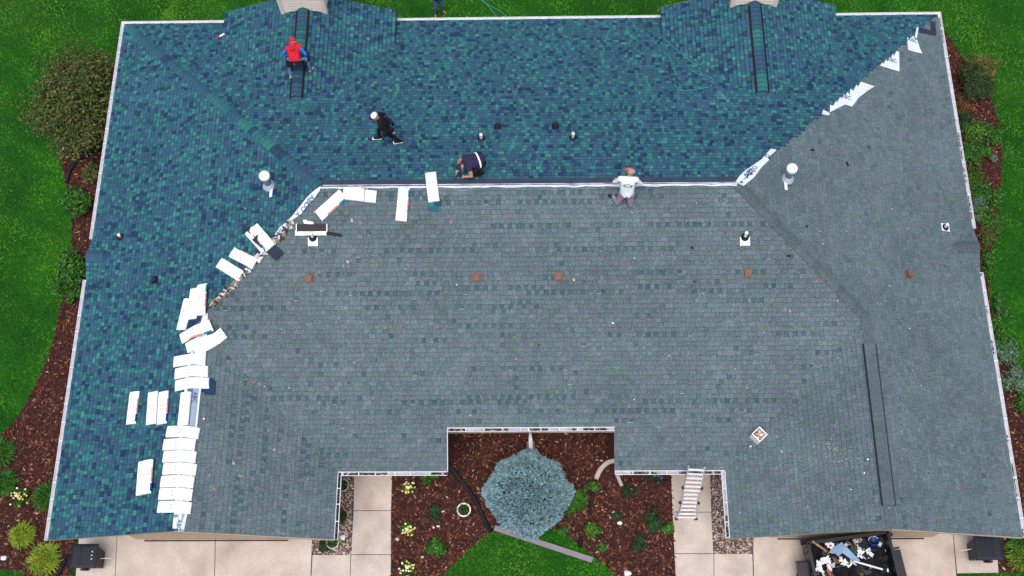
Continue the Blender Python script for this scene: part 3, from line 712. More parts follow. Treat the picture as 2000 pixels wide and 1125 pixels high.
# torn edge of the old roof below: bare wood with scraps
edge = z7([(640, 560), (585, 625), (540, 690), (470, 760), (400, 825), (330, 905), (280, 950), (220, 1020), (150, 1090), (95, 1125)]) + [(412, 598)]
ws = sheet('bare_deck_strip', [(u - 2, v - 2) for u, v in edge] + [(u + 5, v + 4) for u, v in edge[::-1]], .034, M_WOOD, label='strip of bare wood along the torn left hip', seed=3, sub=2)
sm = MB(); r = random.Random(3)
for i in range(150):
    k = r.random() * (len(edge) - 1); j = int(k); f = k - j; u = edge[j][0] * (1 - f) + edge[j + 1][0] * f + r.uniform(-4, 6); v = edge[j][1] * (1 - f) + edge[j + 1][1] * f + r.uniform(-4, 5)
    p = Vector(R(u, v, .055)); a = r.random() * 6.28; B = basis(p.x, p.y) @ Matrix.Rotation(a, 3, 'Z') @ Matrix.Rotation(r.uniform(-.3, .3), 3, 'X')
    q = [B @ Vector((x * r.uniform(.03, .12), y * r.uniform(.02, .06), 0)) + p for x, y in ((-1, -1), (1, -1), (1, 1), (-1, 1))]
    sm.poly(q, r.choice((lin(205, 210, 216), lin(190, 196, 204), lin(66, 52, 46), lin(140, 110, 88), lin(48, 54, 66), lin(120, 122, 122))))
part_label(tag(sm.build('torn_scraps', M_TINT, house), kind='stuff'), 'torn scraps of felt and old shingle along the left hip')
# left wing ridge strip
rs = sheet('underlayment_strip', [(398, 612), (406, 612), (402, 700), (392, 765), (385, 832), (374, 930), (365, 1008), (360, 1034), (337, 1032), (346, 930), (352, 830), (368, 700)], .05, M_UNDER, label='pale underlayment strip down the left wing ridge under the bundles', seed=5)
for v, x in ((776, 380), (1026, 349), (1008, 343)): px_text('ABC' if v != 1008 else 'B', .17, x, v, -1, 12, rs, .06)
px_text('AS', .14, 399, 606, 8, -6, rs, .06)
m = MB(); strip3(m, [(-xJ + .17, YG - .01, ZE + HW + 0), (-xJ + .17, yJ - .3, ZE + HW)], .09, PT * .1, PT, -.02, thick=.004); 
part_label(m.build('metal_drip_strip', mat('blue_grey_metal', lin(150, 166, 190), .45, .05, 3, 40, .05, metal=.3), house), 'blue-grey metal strip beside the left wing ridge')
z5 = lambda pts: [(1600 + x / 3.75, y / 3.75) for x, y in pts]; zr = lambda pts: [(1300 + x / 3.75, 280 + y / 3.75) for x, y in pts]
st = sheet('underlayment_strip', zr([(510, 284), (572, 312), (604, 284), (648, 250), (700, 178), (758, 122), (748, 108), (815, 48), (772, 38), (742, 72), (700, 118), (640, 160), (582, 200), (540, 240)]), .045, M_UNDER, label='white underlayment strip at the right end of the main ridge', seed=6)
for s_, u, v in (('ABC', 1462, 338), ('PRO', 1470, 331), ('O', 1499, 305)): px_text(s_, .2, u, v, 10, -7, st, .05)
jag = [[(20, 835), (30, 803), (78, 830), (80, 768), (104, 776), (125, 735), (130, 752), (155, 708), (160, 725), (185, 688), (188, 706), (205, 676), (225, 690), (228, 650), (250, 665), (275, 618), (282, 638), (305, 598), (405, 633), (350, 668), (290, 715), (240, 782), (190, 765), (130, 795), (80, 822), (72, 846)],
       [(445, 480), (466, 456), (468, 472), (492, 436), (496, 452), (516, 416), (520, 430), (542, 396), (548, 410), (566, 374), (586, 378), (588, 523), (520, 505)],
       [(645, 272), (660, 285), (690, 262), (700, 285), (718, 290), (735, 345), (755, 393), (700, 380), (650, 365)], [(715, 200), (728, 200), (722, 240), (714, 285), (700, 270), (706, 240)]]
for i, j in enumerate(jag):
    o = sheet('underlayment_patch', z5(j), .04, M_UNDER, label=['long white saw-toothed underlayment patch on the right hip', 'white saw-toothed underlayment patch, middle of the right hip', 'white underlayment patch near the rear right corner', 'thin torn white underlayment sliver at the rear right'][i], seed=20 + i, sub=1)
    if i < 3: px_text('ABC', .2, *((1652, 190), (1742, 118), (1782, 79))[i], *((10, 3), (10, 2), (10, 3))[i], o, .045)
sheet('starter_strip', z5([(815, 108), (848, 104), (858, 262), (730, 238), (735, 200), (818, 222)]), .03, M_FELT, label='dark starter shingles at the rear right corner', seed=31, sub=2)

# ================================================================== SHINGLE BUNDLES
M_BRED = mat('print_red', lin(222, 160, 150), .5, .3, 12, 50, .3); M_BCYAN = mat('print_cyan', lin(40, 140, 176), .5, .1, 5, 50, .1); M_BLUE = mat('print_blue', lin(40, 72, 170), .5, .1, 5, 50, .1)
M_NAVYSH = mat('stacked_new_shingles', lin(44, 52, 70), .9, .3, 14, 90, .3)
def smooth_roof(x, y, dx, dy):
    return max(roof(x, y), (roof(x + dx * .16, y + dy * .16) + roof(x - dx * .16, y - dy * .16) + roof(x, y)) / 3) 
def bundle(px, label, lift=0, L=1.0, w=.335, print_side=1, cyan_end=1, blue=False, th=.09, torn=False, group='white-wrapped shingle bundles on the roof', marks=True, seed=None):
    r = random.Random(int(px[0] * 7 + px[1])); off = th + lift
    a, b = Vector(R(px[0], px[1], off)), Vector(R(px[2], px[3], off)); c = (a + b) / 2; d = b - a; d.z = 0; d.normalize(); n = Vector((-d.y, d.x, 0))
    o = empty('shingle_bundle', (c.x, c.y, roof(c.x, c.y) + lift)); tag(o, label, 'shingle bundle', group)
    hw = w / 2; prof = [(-hw, .004), (-hw - .004, .05), (-hw + .012, th - .012), (-hw * .5, th), (0, th + .004), (hw * .5, th), (hw - .012, th - .012), (hw + .004, .05), (hw, .004)]
    N = 14; wob = [r.uniform(-.004, .004) for _ in range(40)]
    sl = math.sqrt(1 + (nrm(c.x, c.y, .3).x * d.x + nrm(c.x, c.y, .3).y * d.y) ** 2 / max(nrm(c.x, c.y, .3).z, .1) ** 2); LL = L / sl
    def pt(s, q, ex=0):
        yy, zz = q; x = c.x + d.x * s + n.x * yy; y = c.y + d.y * s + n.y * yy
        zc = smooth_roof(c.x + d.x * s, c.y + d.y * s, d.x, d.y) if 1 else 0
        zb = max(roof(x, y), zc + (smooth_roof(x, y, d.x, d.y) - zc) * 1)
        return Vector((x, y, zb + lift + .02 + zz + ex))
    def sweep(s0, s1, pr, ex=0, cap=True):
        m = MB(); vs = []; fs = []; k = len(pr)
        for i in range(N + 1):
            s = s0 + (s1 - s0) * i / N; e = min(i, N - i); pinch = -.018 if e == 0 and cap else 0
            for j, q in enumerate(pr): vs.append(pt(s, (q[0], max(.004, q[1] + pinch + (wob[(i + j * 3) % 40] if cap else 0))), ex))
        for i in range(N):
            for j in range(k - 1): fs.append((i * k + j, i * k + j + 1, (i + 1) * k + j + 1, (i + 1) * k + j))
        if cap: fs += [tuple(range(k)), tuple(N * k + j for j in range(k))[::-1]]
        m.faces(vs, fs); return m
    if torn:
        sweep(-LL / 2, LL * .13, prof).build('wrapper', M_WRAP, o); sweep(LL * .15, LL / 2, [(p, z * .85) for p, z in prof]).build('wrapper', M_WRAP, o)
    else: sweep(-LL / 2, LL / 2, prof).build('wrapper', M_WRAP, o)
    if marks:
        sp = [(p * print_side, z) for p, z in (prof[5:8] if print_side > 0 else prof[5:8])]
        sp = [(q + .004 * (1 if q > 0 else -1), z + .003) for q, z in sp[1:]] 
        strip = [(print_side * (hw - .03), th - .001), (print_side * (hw - .008), th - .006), (print_side * (hw + .009), .05), (print_side * (hw + .006), .01)]
        e0, e1 = (.2, .42) if cyan_end > 0 else (-.42, -.2)
        f0, f1 = (-.25, .18) if cyan_end > 0 else (-.18, .25)
        sweep(f0 * LL, f1 * LL, strip, .004, False).build('red_print', M_BRED, o); sweep(e0 * LL * 1.05, e1 * LL * 1.05, strip, .004, False).build('brand_patch', M_BLUE if blue else M_BCYAN, o)
    for k in (-1, 1):
        p = pt(-.06 * LL, (k * .05, th + .003)); h = MB(); h.lathe(p, [(.016, 0), (.016, .004)], 8); h.build('vent_hole', M_DARK, o)
    return o
BL = 'shingle bundle'
bundle((492.8, 441.3, 529.9, 485.6), 'white shingle bundle askew on the left hip, lying on an opened one', .09, print_side=-1)
ob = bundle((484, 447, 521, 489), 'opened shingle bundle showing dark shingles under another on the left hip', 0, marks=False)
m = MB(); p = Vector(R(514, 473, .1)); d = Vector(R(536, 492, .1)) - p; d.normalize(); nn = Vector((-d.y, d.x, 0)).normalized(); zz = d.cross(nn)
Bm = Matrix((d, nn, zz)).transposed(); m.box(p + d * .2, (.5, .17, .02), Bm); part_label(m.build('shingle_stack', M_NAVYSH, ob), 'dark new shingles sticking out of the wrapper')
m = MB(); m.box(Vector(R(488, 452, .11)) + Vector((0, 0, .01)), (.36, .05, .012), Bm); m.build('shingle_stack', M_NAVYSH, ob)
bundle((451.2, 490.7, 498.4, 516.3), 'white shingle bundle on the left hip with cyan print at its upper left end', print_side=1, cyan_end=-1)
bundle((426.9, 511.7, 469.6, 538.9), 'white shingle bundle on the left hip, lowest of the three slanting ones', marks=False)
bundle((621.3, 421.6, 669.9, 377.9), 'white shingle bundle lying diagonally below the left end of the ridge', print_side=-1, cyan_end=1)
bundle((668, 376, 737, 384), 'torn white shingle bundle lying level under the ridge', .0, torn=True, marks=False)
bundle((789.3, 365.3, 782.9, 431.5), 'white shingle bundle hanging straight down from the ridge, with cyan print', print_side=1, cyan_end=-1)
bundle((840.8, 336.3, 847.5, 392.5), 'white shingle bundle folded over the main ridge', .03, marks=False)
bundle((394.4, 554.2, 390.1, 615.3), 'white shingle bundle with green-cyan print, uppermost by the left wing ridge', .09, print_side=1, cyan_end=-1)
bundle((380.7, 562.7, 373.6, 622.5), 'white shingle bundle half under the one with green-cyan print', .045, marks=False)
bundle((367.9, 582.6, 353.1, 643.8), 'white shingle bundle sticking out lowest left of the upper three', 0, marks=False)
bundle((352.3, 661.7, 412, 633.8), 'white shingle bundle tilted across the ridge with red and black print', .09, print_side=-1, cyan_end=1)
bundle((365.7, 678.5, 424, 660.5), 'white shingle bundle tilted across the ridge below the red-printed one', .05, marks=False)
bundle((385, 682, 433, 652), 'white shingle bundle poking out under the tilted pair', 0, marks=False)
bundle((338, 706.4, 402, 702), 'white shingle bundle across the ridge, top of the group of three', 0, marks=False)
bundle((340.3, 730, 406.9, 724.9), 'white shingle bundle across the ridge, middle of the group of three', 0, marks=False)
bundle((341.5, 753.3, 407.8, 747.6), 'white shingle bundle across the ridge, bottom of three, dark shingles beneath', .02, marks=False)
bundle((262.7, 762.7, 254.7, 829.8), 'single white shingle bundle farthest left on the new slope', print_side=1, cyan_end=1, blue=True)
bundle((298.4, 763.3, 294, 830.1), 'white shingle bundle, left one of the side-by-side pair', .0, marks=False)
bundle((319.4, 761, 315.0, 831), 'white shingle bundle, right one of the side-by-side pair', .0, print_side=1, cyan_end=1, blue=True)
bundle((362.8, 763.3, 355.7, 831.6), 'white shingle bundle lying along the wing ridge beside the grey strip', .0, marks=False)
row = [(324.7, 842.5, 388.9, 846.2), (316.4, 868.2, 383.6, 868.9), (316.4, 892, 384.8, 892.9), (317, 915.6, 384.1, 917.4), (312.4, 940.3, 379.5, 941.7), (309.7, 964.5, 375.5, 966.4), (307.1, 989.5, 373.7, 992.5)]
for i, q in enumerate(row):
    bundle(q, 'white shingle bundle across the wing ridge, %s of the row of seven' % ('topmost', 'second', 'third', 'middle', 'third from bottom', 'second from bottom', 'bottom')[i], .003 * (i % 3), marks=False)
bundle((279.5, 900, 274.5, 967), 'white shingle bundle on the lower new slope, underneath of the offset pair', 0, marks=False)
bundle((289, 896, 284, 966), 'white shingle bundle on the lower new slope, top of the offset pair', .085, print_side=1, cyan_end=1, blue=True)
# loose shingles and the open bundle by the vent pipe
def flat_stack(u, v, ang, hl, hw, th, lift, m, name, parent=None, off=0):
    p = Vector(R(u, v, .05 + lift)); B = basis(p.x, p.y) @ Matrix.Rotation(ang, 3, 'Z'); p.z = roof(p.x, p.y) + .02 + lift + th / 2
    mb = MB(); mb.box(p, (hl, hw, th / 2), B); return mb.build(name, m, parent)
lo = empty('loose_shingle', R(848, 402, .03)); tag(lo, 'loose new green shingles under the bundle folded over the ridge', 'shingles')
for k, (u, v, hl, hw, c) in enumerate(((844, 398, .17, .1, 0), (853, 402, .12, .16, 1), (846, 408, .15, .06, 3), (855, 396, .1, .1, 5))):
    p = Vector(R(u, v, .05)); B = basis(p.x, p.y); p.z = roof(p.x, p.y) + .028 + .008 * k; mb = MB(); mb.box(p, (hl, hw, .005), B, NEW_COL[c]); mb.build('shingle', M_SH_NEW, lo)
lo = empty('loose_shingle', R(412, 752, .03)); tag(lo, 'loose dark shingles poking out beside the bottom of three ridge bundles', 'shingles')
for k, (u, v) in enumerate(((405, 752), (410, 757))):
    p = Vector(R(u, v, .05)); B = basis(p.x, p.y) @ Matrix.Rotation(.05 * k, 3, 'Z'); p.z = roof(p.x, p.y) + .028 + .009 * k; mb = MB(); mb.box(p, (.16, .22, .005), B, NEW_COL[6]); mb.build('shingle', M_SH_NEW, lo)
lo = empty('loose_shingle', R(372, 628, .03)); tag(lo, 'dark blue loose shingles between the upper bundles on the left wing', 'shingles')
for k, (u, v) in enumerate(((371, 629), (381, 624), (368, 636))):
    p = Vector(R(u, v, .05)); B = basis(p.x, p.y) @ Matrix.Rotation(.3 * k, 3, 'Z'); p.z = roof(p.x, p.y) + .028 + .012 * k; mb = MB(); mb.box(p, (.17, .1, .005), B, NEW_COL[6]); mb.build('shingle', M_SH_NEW, lo)
ob = empty('open_bundle', R(610, 449, .03)); tag(ob, 'opened shingle bundle with black shingles and white wrapper folded back', 'shingle bundle')
p = Vector(R(609, 443, .08)); B = basis(p.x, p.y); zr0 = lambda q: Vector((q.x, q.y, roof(q.x, q.y)))
m = MB(); q = zr0(p); m.box(q + B @ Vector((0, 0, .065)), (.46, .11, .045), B); m.build('shingle_stack', M_DARK, ob)
m = MB(); m.box(q + B @ Vector((-.46, 0, .07)), (.012, .12, .055), B); m.box(q + B @ Vector((.46, -.01, .07)), (.012, .12, .055), B); m.build('wrapper', M_WRAP, ob)
p = Vector(R(607, 453, .08)); q = zr0(p); m = MB(); m.box(q + B @ Vector((0, 0, .055)), (.47, .075, .035), B); m.build('wrapper', M_WRAP, ob)
m = MB(); m.poly([zr0(Vector(R(*c, .05))) + Vector((0, 0, .07)) for c in ((592, 430), (594, 437), (613, 440), (612, 434))]); m.build('wrapper_flap', M_WRAP, ob)
pb = MB(); a = Vector(R(638, 455, .05)); b = Vector(R(668, 460, .05)); pb.tube([a, a.lerp(b, .85), b], [.05, .045, .03], 8); 
tag(pb.build('felt_tube', M_DARK), 'black rolled tube lying right of the opened bundle', 'tube')
# caulk tube, nail bucket, hoses
a = Vector(R(421, 76, .06)); b = Vector(R(438, 66, .06)); c = empty('caulk_tube', a); tag(c, 'red and white caulk tube lying by the left rear gable', 'caulk tube')
m = MB(); m.tube([a.lerp(b, .5), b], .035, 10); m.build('tube_body', M_WRAP, c); m = MB(); m.tube([a.lerp(b, .24), a.lerp(b, .5)], [.02, .036], 10); m.build('tube_shoulder', mat('red_plastic', lin(190, 40, 60), .5), c); m = MB(); m.tube([a, a.lerp(b, .25)], [.006, .014], 8); m.build('nozzle', mat('grey_plastic', lin(150, 150, 170), .5), c)
p = Vector(R(1480, 853, .05)); nb = empty('nail_bucket', p); tag(nb, 'square white bucket of nails standing on the old right wing roof', 'bucket')
B = Matrix.Rotation(math.radians(42), 3, 'Z'); q = zr0(p); m = MB()
for dx, dy in ((1, 0), (-1, 0), (0, 1), (0, -1)): m.box(q + B @ Vector((dx * .155, dy * .155, .17)), (.012 if dx else .167, .012 if dy else .143, .2), B)
m.box(q + Vector((0, 0, .1)), (.14, .14, .1), B); m.build('bucket_wall', M_WRAP, nb)
m = MB(); r = random.Random(2)
for i in range(60):
    x, y = r.uniform(-.12, .12), r.uniform(-.12, .12); m.box(q + B @ Vector((x, y, .22 + .05 * r.random())), (.045, .02, .014), B @ Matrix.Rotation(r.random() * 6, 3, 'Z') @ Matrix.Rotation(r.random(), 3, 'X'), r.choice((lin(150, 110, 70), lin(200, 180, 150), lin(90, 66, 50), lin(230, 228, 222), lin(176, 140, 90))))
tag(m.build('nails', M_TINT, nb), kind='stuff')
M_HOSE = mat('teal_hose', lin(64, 160, 168), .5, .05, 5, 50, .05)
def hose(px, surf, label, rad=.010):
    pts = smooth_poly([(u, v) for u, v in px], 6); path = [Vector(R(u, v, .035)) if surf == 'roof' else Vector(P(u, v, .03)) for u, v in pts]; m = MB(); m.tube(path, rad, 6); tag(m.build('air_hose', M_HOSE), label, 'hose', 'teal air hoses')
z4 = lambda pts: [(1250 + x / 4.167, y / 4.167) for x, y in pts]
hose(z4([(140, 190), (165, 280), (230, 345), (330, 430), (455, 525), (500, 520), (520, 495)]), 'roof', 'thin teal air hose slanting across the right rear gable')
hose(z4([(400, 560), (470, 600), (560, 625), (600, 660), (560, 705), (470, 725), (380, 740), (310, 725), (285, 690)]), 'roof', 'thin teal air hose looped below the right rear gable')
hose([(930, -12), (944, 4), (962, 14), (980, 24), (996, 42)], 'ground', 'thin teal air hose over the back lawn, outer strand')
hose([(934, -12), (950, 8), (962, 22), (976, 42)], 'ground', 'thin teal air hose over the back lawn, inner strand')
# crumbs lying about on the old roof
m = MB(); r = random.Random(12)
def crumb(u, v, s, col):
    p = Vector(R(u, v, .025)); B = basis(p.x, p.y) @ Matrix.Rotation(r.random() * 6, 3, 'Z'); m.box(p, (s * r.uniform(.6, 1.6), s * r.uniform(.4, .9), .006), B, col)
for i in range(170):
    u, v = r.uniform(430, 1900), r.uniform(390, 1030)
    if 650 < u < 1430 and v > 820: continue
    crumb(u, v, r.choice((.008, .011, .016, .022)), r.choice((lin(200, 204, 208), lin(40, 44, 54), lin(54, 60, 66), lin(190, 176, 160), lin(150, 156, 160))))
for u, v in ((687, 432), (880, 432), (678, 510), (535, 876), (496, 746), (1122, 544), (1594, 548), (455, 902), (418, 955)):
    for k in range(3): crumb(u + r.uniform(-2, 2), v + r.uniform(-4, 4), .024, r.choice((lin(186, 140, 104), lin(150, 104, 76), lin(206, 186, 160))))
for i in range(46):
    t = r.random(); crumb(1610 + 60 * t + r.gauss(0, 12), 868 + 42 * t + r.gauss(0, 9), .016, r.choice((lin(170, 164, 162), lin(150, 150, 150), lin(196, 188, 182))))
for u, v in ((1197, 631), (1662, 956), (1695, 897), (1466, 872), (398, 818), (1688, 924)): crumb(u, v, .03, lin(236, 236, 236))
for u, v in ((1576, 442), (1540, 500), (1352, 484), (1587, 293), (1655, 320)): crumb(u, v, .05, lin(34, 40, 46))
tag(m.build('roof_crumbs', M_TINT), 'scattered chips and crumbs of debris on the old shingles', 'debris', kind='stuff')

# ================================================================== PEOPLE
SKIN = mat('skin', lin(196, 138, 112), .6, .05, 8, 60, .05)
def cloth(name, c): return mat('cloth_' + name, lin(*c), .9, .12, 9, 90, .12, .1)
def person(label, root, rz, J, M, surf, contact, voxel=.0095, logo=False, face=True, shoe_sole=None, bulk=1.0):
    """J: joints in the person's own frame (x right, y forward, z up); M: material per region; one continuous remeshed body."""
    root = Vector(root); g0 = surf(root.x, root.y); Rm = Matrix.Rotation(rz, 3, 'Z'); base = Vector((root.x, root.y, g0))
    W_ = {}
    for k, p in J.items():
        q = base + Rm @ Vector(p)
        if k in contact: q.z = surf(q.x, q.y) + p[2]
        W_[k] = q
    pr = []            # (a, b, ra, rb, region)
    def C(a, b, ra, rb, reg): pr.append((Vector(W_[a] if isinstance(a, str) else a), Vector(W_[b] if isinstance(b, str) else b), ra, rb, reg))
    B = bulk
    pel, che, nec, hed = W_['pelvis'], W_['chest'], W_['neck'], W_['head']
    right = (W_['shR'] - W_['shL']).normalized(); hr = (W_['hipR'] - W_['hipL']).normalized(); up = (nec - pel).normalized(); fw = up.cross(right).normalized()
    C('hipL', 'hipR', .115 * B, .115 * B, 'pants'); mid = pel.lerp(che, .5)
    for s in (-1, 1):
        C(pel + hr * .06 * s, mid + right * .06 * s * B, .115 * B, .115 * B, 'shirt'); C(mid + right * .06 * s * B, che + right * .075 * s, .115 * B, .125 * B, 'shirt')
    C('shL', 'shR', .075 * B, .075 * B, 'shirt'); C(che, nec, .1, .06, 'shirt'); C(nec, hed, .055, .06, 'neck' if 'neck' in M else 'skin')
    hd = Matrix((right, (W_['look'] - hed).normalized(), Vector((0, 0, 1)))).transposed(); lf = (W_['look'] - hed).normalized(); hu = right.cross(lf).normalized()
    C(hed + hu * .03 - lf * .015, hed + hu * .04 + lf * .01, .098, .095, 'skin'); C(hed + lf * .03, hed - hu * .055 + lf * .045, .08, .055, 'skin'); C(hed + lf * .1, hed - hu * .03 + lf * .115, .014, .018, 'skin')
    for s in (-1, 1): C(hed + right * .092 * s + hu * .01, hed + right * .097 * s - hu * .02, .018, .014, 'skin')
    for s in 'LR':
        C('sh' + s, 'el' + s, .062 * B, .05, 'sleeve'); C('el' + s, 'wr' + s, .045, .032, 'forearm')
        d = (W_['ha' + s] - W_['wr' + s]).normalized(); sd = (right - d * right.dot(d))
        sd = sd.normalized() if sd.length > .1 else Vector((0, 0, 1)); nn = d.cross(sd)
        w = W_['wr' + s]; pm = w + d * .085
        for k in (-1, 0, 1): C(w + sd * .012 * k, pm + sd * .026 * k, .022, .017, 'hand')
        for k, l in zip((-1.5, -.5, .5, 1.5), (.062, .078, .082, .07)):
            f0 = pm + sd * .0185 * k; f1 = f0 + d * l * .55 + nn * .012; C(f0, f1, .0105, .0095, 'hand'); C(f1, f1 + (d * .7 + nn * .7) * l * .5, .0095, .0085, 'hand')
        ts = 1 if s == 'L' else -1
        t0 = w + d * .03 + sd * .03 * ts; C(t0, t0 + (d * .6 + sd * .7 * ts) * .05, .013, .011, 'hand'); C(t0 + (d * .6 + sd * .7 * ts) * .05, t0 + (d * .9 + sd * .5 * ts) * .08, .011, .009, 'hand')
        C('hip' + s, 'kn' + s, .098 * B, .072 * B, 'pants'); C('kn' + s, 'an' + s, .066 * B, .046 * B, 'shin'); C('an' + s, 'to' + s, .05, .042, 'shoe'); C('an' + s, W_['an' + s] + (W_['an' + s] - W_['to' + s]).normalized() * .05, .048, .042, 'shoe')
    # build, remesh to one skin
    mb = MB()
    for a, b, ra, rb, _ in pr:
        L = (b - a).length; ax = (b - a).normalized() if L > 1e-5 else Vector((0, 0, 1)); n = 12
        path = []; rad = []
        for k in range(1, 5): t = math.pi / 2 * (1 - k / 4); path.append(a - ax * ra * math.sin(t)); rad.append(max(ra * math.cos(t), .0005))
        for k in range(0, 4): t = math.pi / 2 * k / 4; path.append(b + ax * rb * math.sin(t)); rad.append(max(rb * math.cos(t), .0005))
        mb.tube(path, rad, n)
    me = mb.mesh('body', SKIN); tmp = bpy.data.objects.new('tmp', me); COL.objects.link(tmp)
    bm = bmesh.new(); bm.from_mesh(me); bmesh.ops.recalc_face_normals(bm, faces=bm.faces[:]); bm.to_mesh(me); bm.free()
    md = tmp.modifiers.new('r', 'REMESH'); md.mode = 'VOXEL'; md.voxel_size = voxel; md.use_smooth_shade = True
    m2 = tmp.modifiers.new('s', 'SMOOTH'); m2.iterations = 3; m2.factor = .5
    dg = bpy.context.evaluated_depsgraph_get(); body = bpy.data.meshes.new_from_object(tmp.evaluated_get(dg)); bpy.data.objects.remove(tmp)
    body.materials.clear(); regs = []; 
    for k in M:
        if M[k] not in regs: regs.append(M[k])
    for q in regs: body.materials.append(q)
    n = len(body.polygons); cen = np.empty(n * 3); body.polygons.foreach_get('center', cen); cen = cen.reshape(-1, 3)
    best = np.full(n, 9.0); idx = np.zeros(n, np.int32)
    for a, b, ra, rb, reg in pr:
        A = np.array(a); Bv = np.array(b) - A; l2 = max(Bv @ Bv, 1e-9); t = np.clip((cen - A) @ Bv / l2, 0, 1)
        dd = np.linalg.norm(cen - A - t[:, None] * Bv, axis=1) - (ra + (rb - ra) * t); mk = dd < best; best[mk] = dd[mk]; idx[mk] = regs.index(M[reg])
    if logo:
        gi = len(regs); body.materials.append(mat('green_print', lin(40, 140, 100), .8)); body.materials.append(mat('dark_print', lin(28, 60, 54), .8))
        c0 = np.array(pel.lerp(che, .86) - fw * .13); rel = cen - c0; uu = rel @ np.array(right) / .125; vv = rel @ np.array(up) / .075; bk = rel @ np.array(fw)
        q = uu ** 2 + vv ** 2; ok = (bk < .06) & (idx == regs.index(M['shirt']))
        idx[ok & (q < 1) & (q > .5)] = gi; idx[ok & (q < .4) & (np.abs(vv) < .25) & (np.sin(uu * 14) > 0)] = gi + 1; idx[ok & (q < 1.15) & (np.abs(uu) > .75) & (np.abs(vv) < .45)] = gi + 1
    body.polygons.foreach_set('material_index', idx); body.polygons.foreach_set('use_smooth', [True] * n)
    root_o = empty('person', base); tag(root_o, label, 'person')
    bo = put(bpy.data.objects.new('body', body), root_o)
    if face:
        m = MB()
        for s in (-1, 1): m.lathe(hed + right * .034 * s + hu * .012 + lf * .098, [(.001, -.008), (.011, 0), (.001, .008)], 8)
        m.build('eyes', M_DARK, root_o); m = MB(); m.box(hed - hu * .062 + lf * .097, (.022, .006, .005), hd); m.build('mouth', mat('lips', lin(150, 80, 72), .6), root_o)
    return root_o, dict(W_=W_, right=right, fw=fw, up=up, lf=lf, hu=hu, hed=hed, pel=pel, hr=hr)
def cap(o, q, m, brim=None, back=False, front=None, fa=0):
    c = q['hed'] + q['hu'] * .045; M3 = Matrix((q['right'], q['lf'], q['hu'])).transposed()
    b = MB(); b.lathe(c, [(.113, -.005), (.112, .03), (.098, .066), (.07, .09), (.03, .104), (.004, .107)], 18, M3); co = b.build('cap', m, o, True)
    if front:
        b = MB(); vs = []
        for i in range(9):
            a = math.radians(20 + fa + 140 * i / 8)
            for r_, z in ((.117, .0), (.115, .035), (.1, .07), (.072, .094)): vs.append(c + M3 @ Vector((r_ * math.cos(a), r_ * math.sin(a), z)))
        b.faces(vs, [(4 * i + k, 4 * i + 4 + k, 4 * i + 5 + k, 4 * i + k + 1) for i in range(8) for k in range(3)]); b.build('cap_front', front, co, True)
    if brim:
        b = MB(); d = -1 if back else 1; vs = []
        for i in range(9):
            a = math.radians(20 + 140 * i / 8)
            for r_, z in ((.108, .004), (.19, -.016), (.19, -.024), (.108, -.004)):
                x = math.cos(a) * (r_ if r_ < .15 else .125); y = math.sin(a) * (r_ if r_ < .15 else .205) * d; vs.append(c + M3 @ Vector((x, y, z)))
        b.faces(vs, [(4 * i + k, 4 * i + (k + 1) % 4, 4 * i + 4 + (k + 1) % 4, 4 * i + 4 + k) for i in range(8) for k in range(4)]); b.build('brim', brim, co)
    return co
def belt(o, q, m, pouches, r=.185, z=.0, name='tool_belt'):
    M3 = Matrix((q['hr'], q['up'].cross(q['hr']), q['up'])).transposed(); c = q['pel'] + q['up'] * z; b = MB(); vs = []; n = 20
    for i in range(n):
        a = 2 * math.pi * i / n
        for dr, dz in ((0, -.025), (.008, -.025), (.008, .025), (0, .025)): vs.append(c + M3 @ Vector(((r + .01 + dr) * math.cos(a), (r * .74 + dr) * math.sin(a), dz)))
    b.faces(vs, [(4 * i + k, 4 * ((i + 1) % n) + k, 4 * ((i + 1) % n) + (k + 1) % 4, 4 * i + (k + 1) % 4) for i in range(n) for k in range(4)]); bo = b.build(name, m, o)
    for a in pouches:
        b = MB(); a = math.radians(a); Mr = M3 @ Matrix.Rotation(a, 3, 'Z'); b.box(c + M3 @ Vector(((r + .05) * math.cos(a), (r * .8 + .05) * math.sin(a), -.07)), (.045, .085, .09), Mr, top=1.12); b.build('pouch', M_DARK, bo)
    return bo
BLKC = cloth('black', (22, 22, 27)); NAVY = cloth('navy', (46, 42, 74)); JEAN = cloth('denim', (84, 112, 158)); SHOE = cloth('shoe_dark', (34, 32, 36)); TAN = cloth('tan_boot', (150, 112, 84)); TEE = cloth('white_tee', (226, 232, 236)); GREYP = cloth('grey_trousers', (140, 128, 142)); BLUEC = cloth('bright_blue', (28, 118, 200)); REDC = cloth('red', (206, 34, 56)); SHOEG = cloth('worn_shoe', (170, 150, 138))
ground = lambda x, y: 0.0
roofs = lambda x, y: roof(x, y) + .012
ct = ('anL', 'anR', 'toL', 'toR')
def legs(**k): return k
# red-hooded roofer straddling the left rear gable ridge
J = dict(pelvis=(0, .05, .56), hipL=(-.1, .05, .55), hipR=(.1, .05, .55), chest=(-.02, .34, .84), neck=(-.01, .43, .94), head=(0, .5, 1.02), look=(0, .9, .7), shL=(-.21, .36, .88), shR=(.19, .40, .9),
         elL=(-.36, .28, .72), elR=(.36, .22, .70), wrL=(-.26, .50, .50), wrR=(.27, .44, .47), haL=(-.2, .6, .4), haR=(.2, .54, .37), knL=(-.28, .28, .40), knR=(.36, .22, .44), anL=(-.25, -.14, .07), anR=(.38, .1, .07), toL=(-.22, .02, .05), toR=(.46, .24, .05))
p, q = person('roofer in red hood and blue sleeves straddling the left rear gable ridge', R(583, 141), math.radians(2), J, dict(neck=REDC, shirt=REDC, skin=SKIN, sleeve=BLUEC, forearm=BLUEC, hand=SKIN, pants=JEAN, shin=JEAN, shoe=SHOEG), roofs, ct, bulk=1.15)
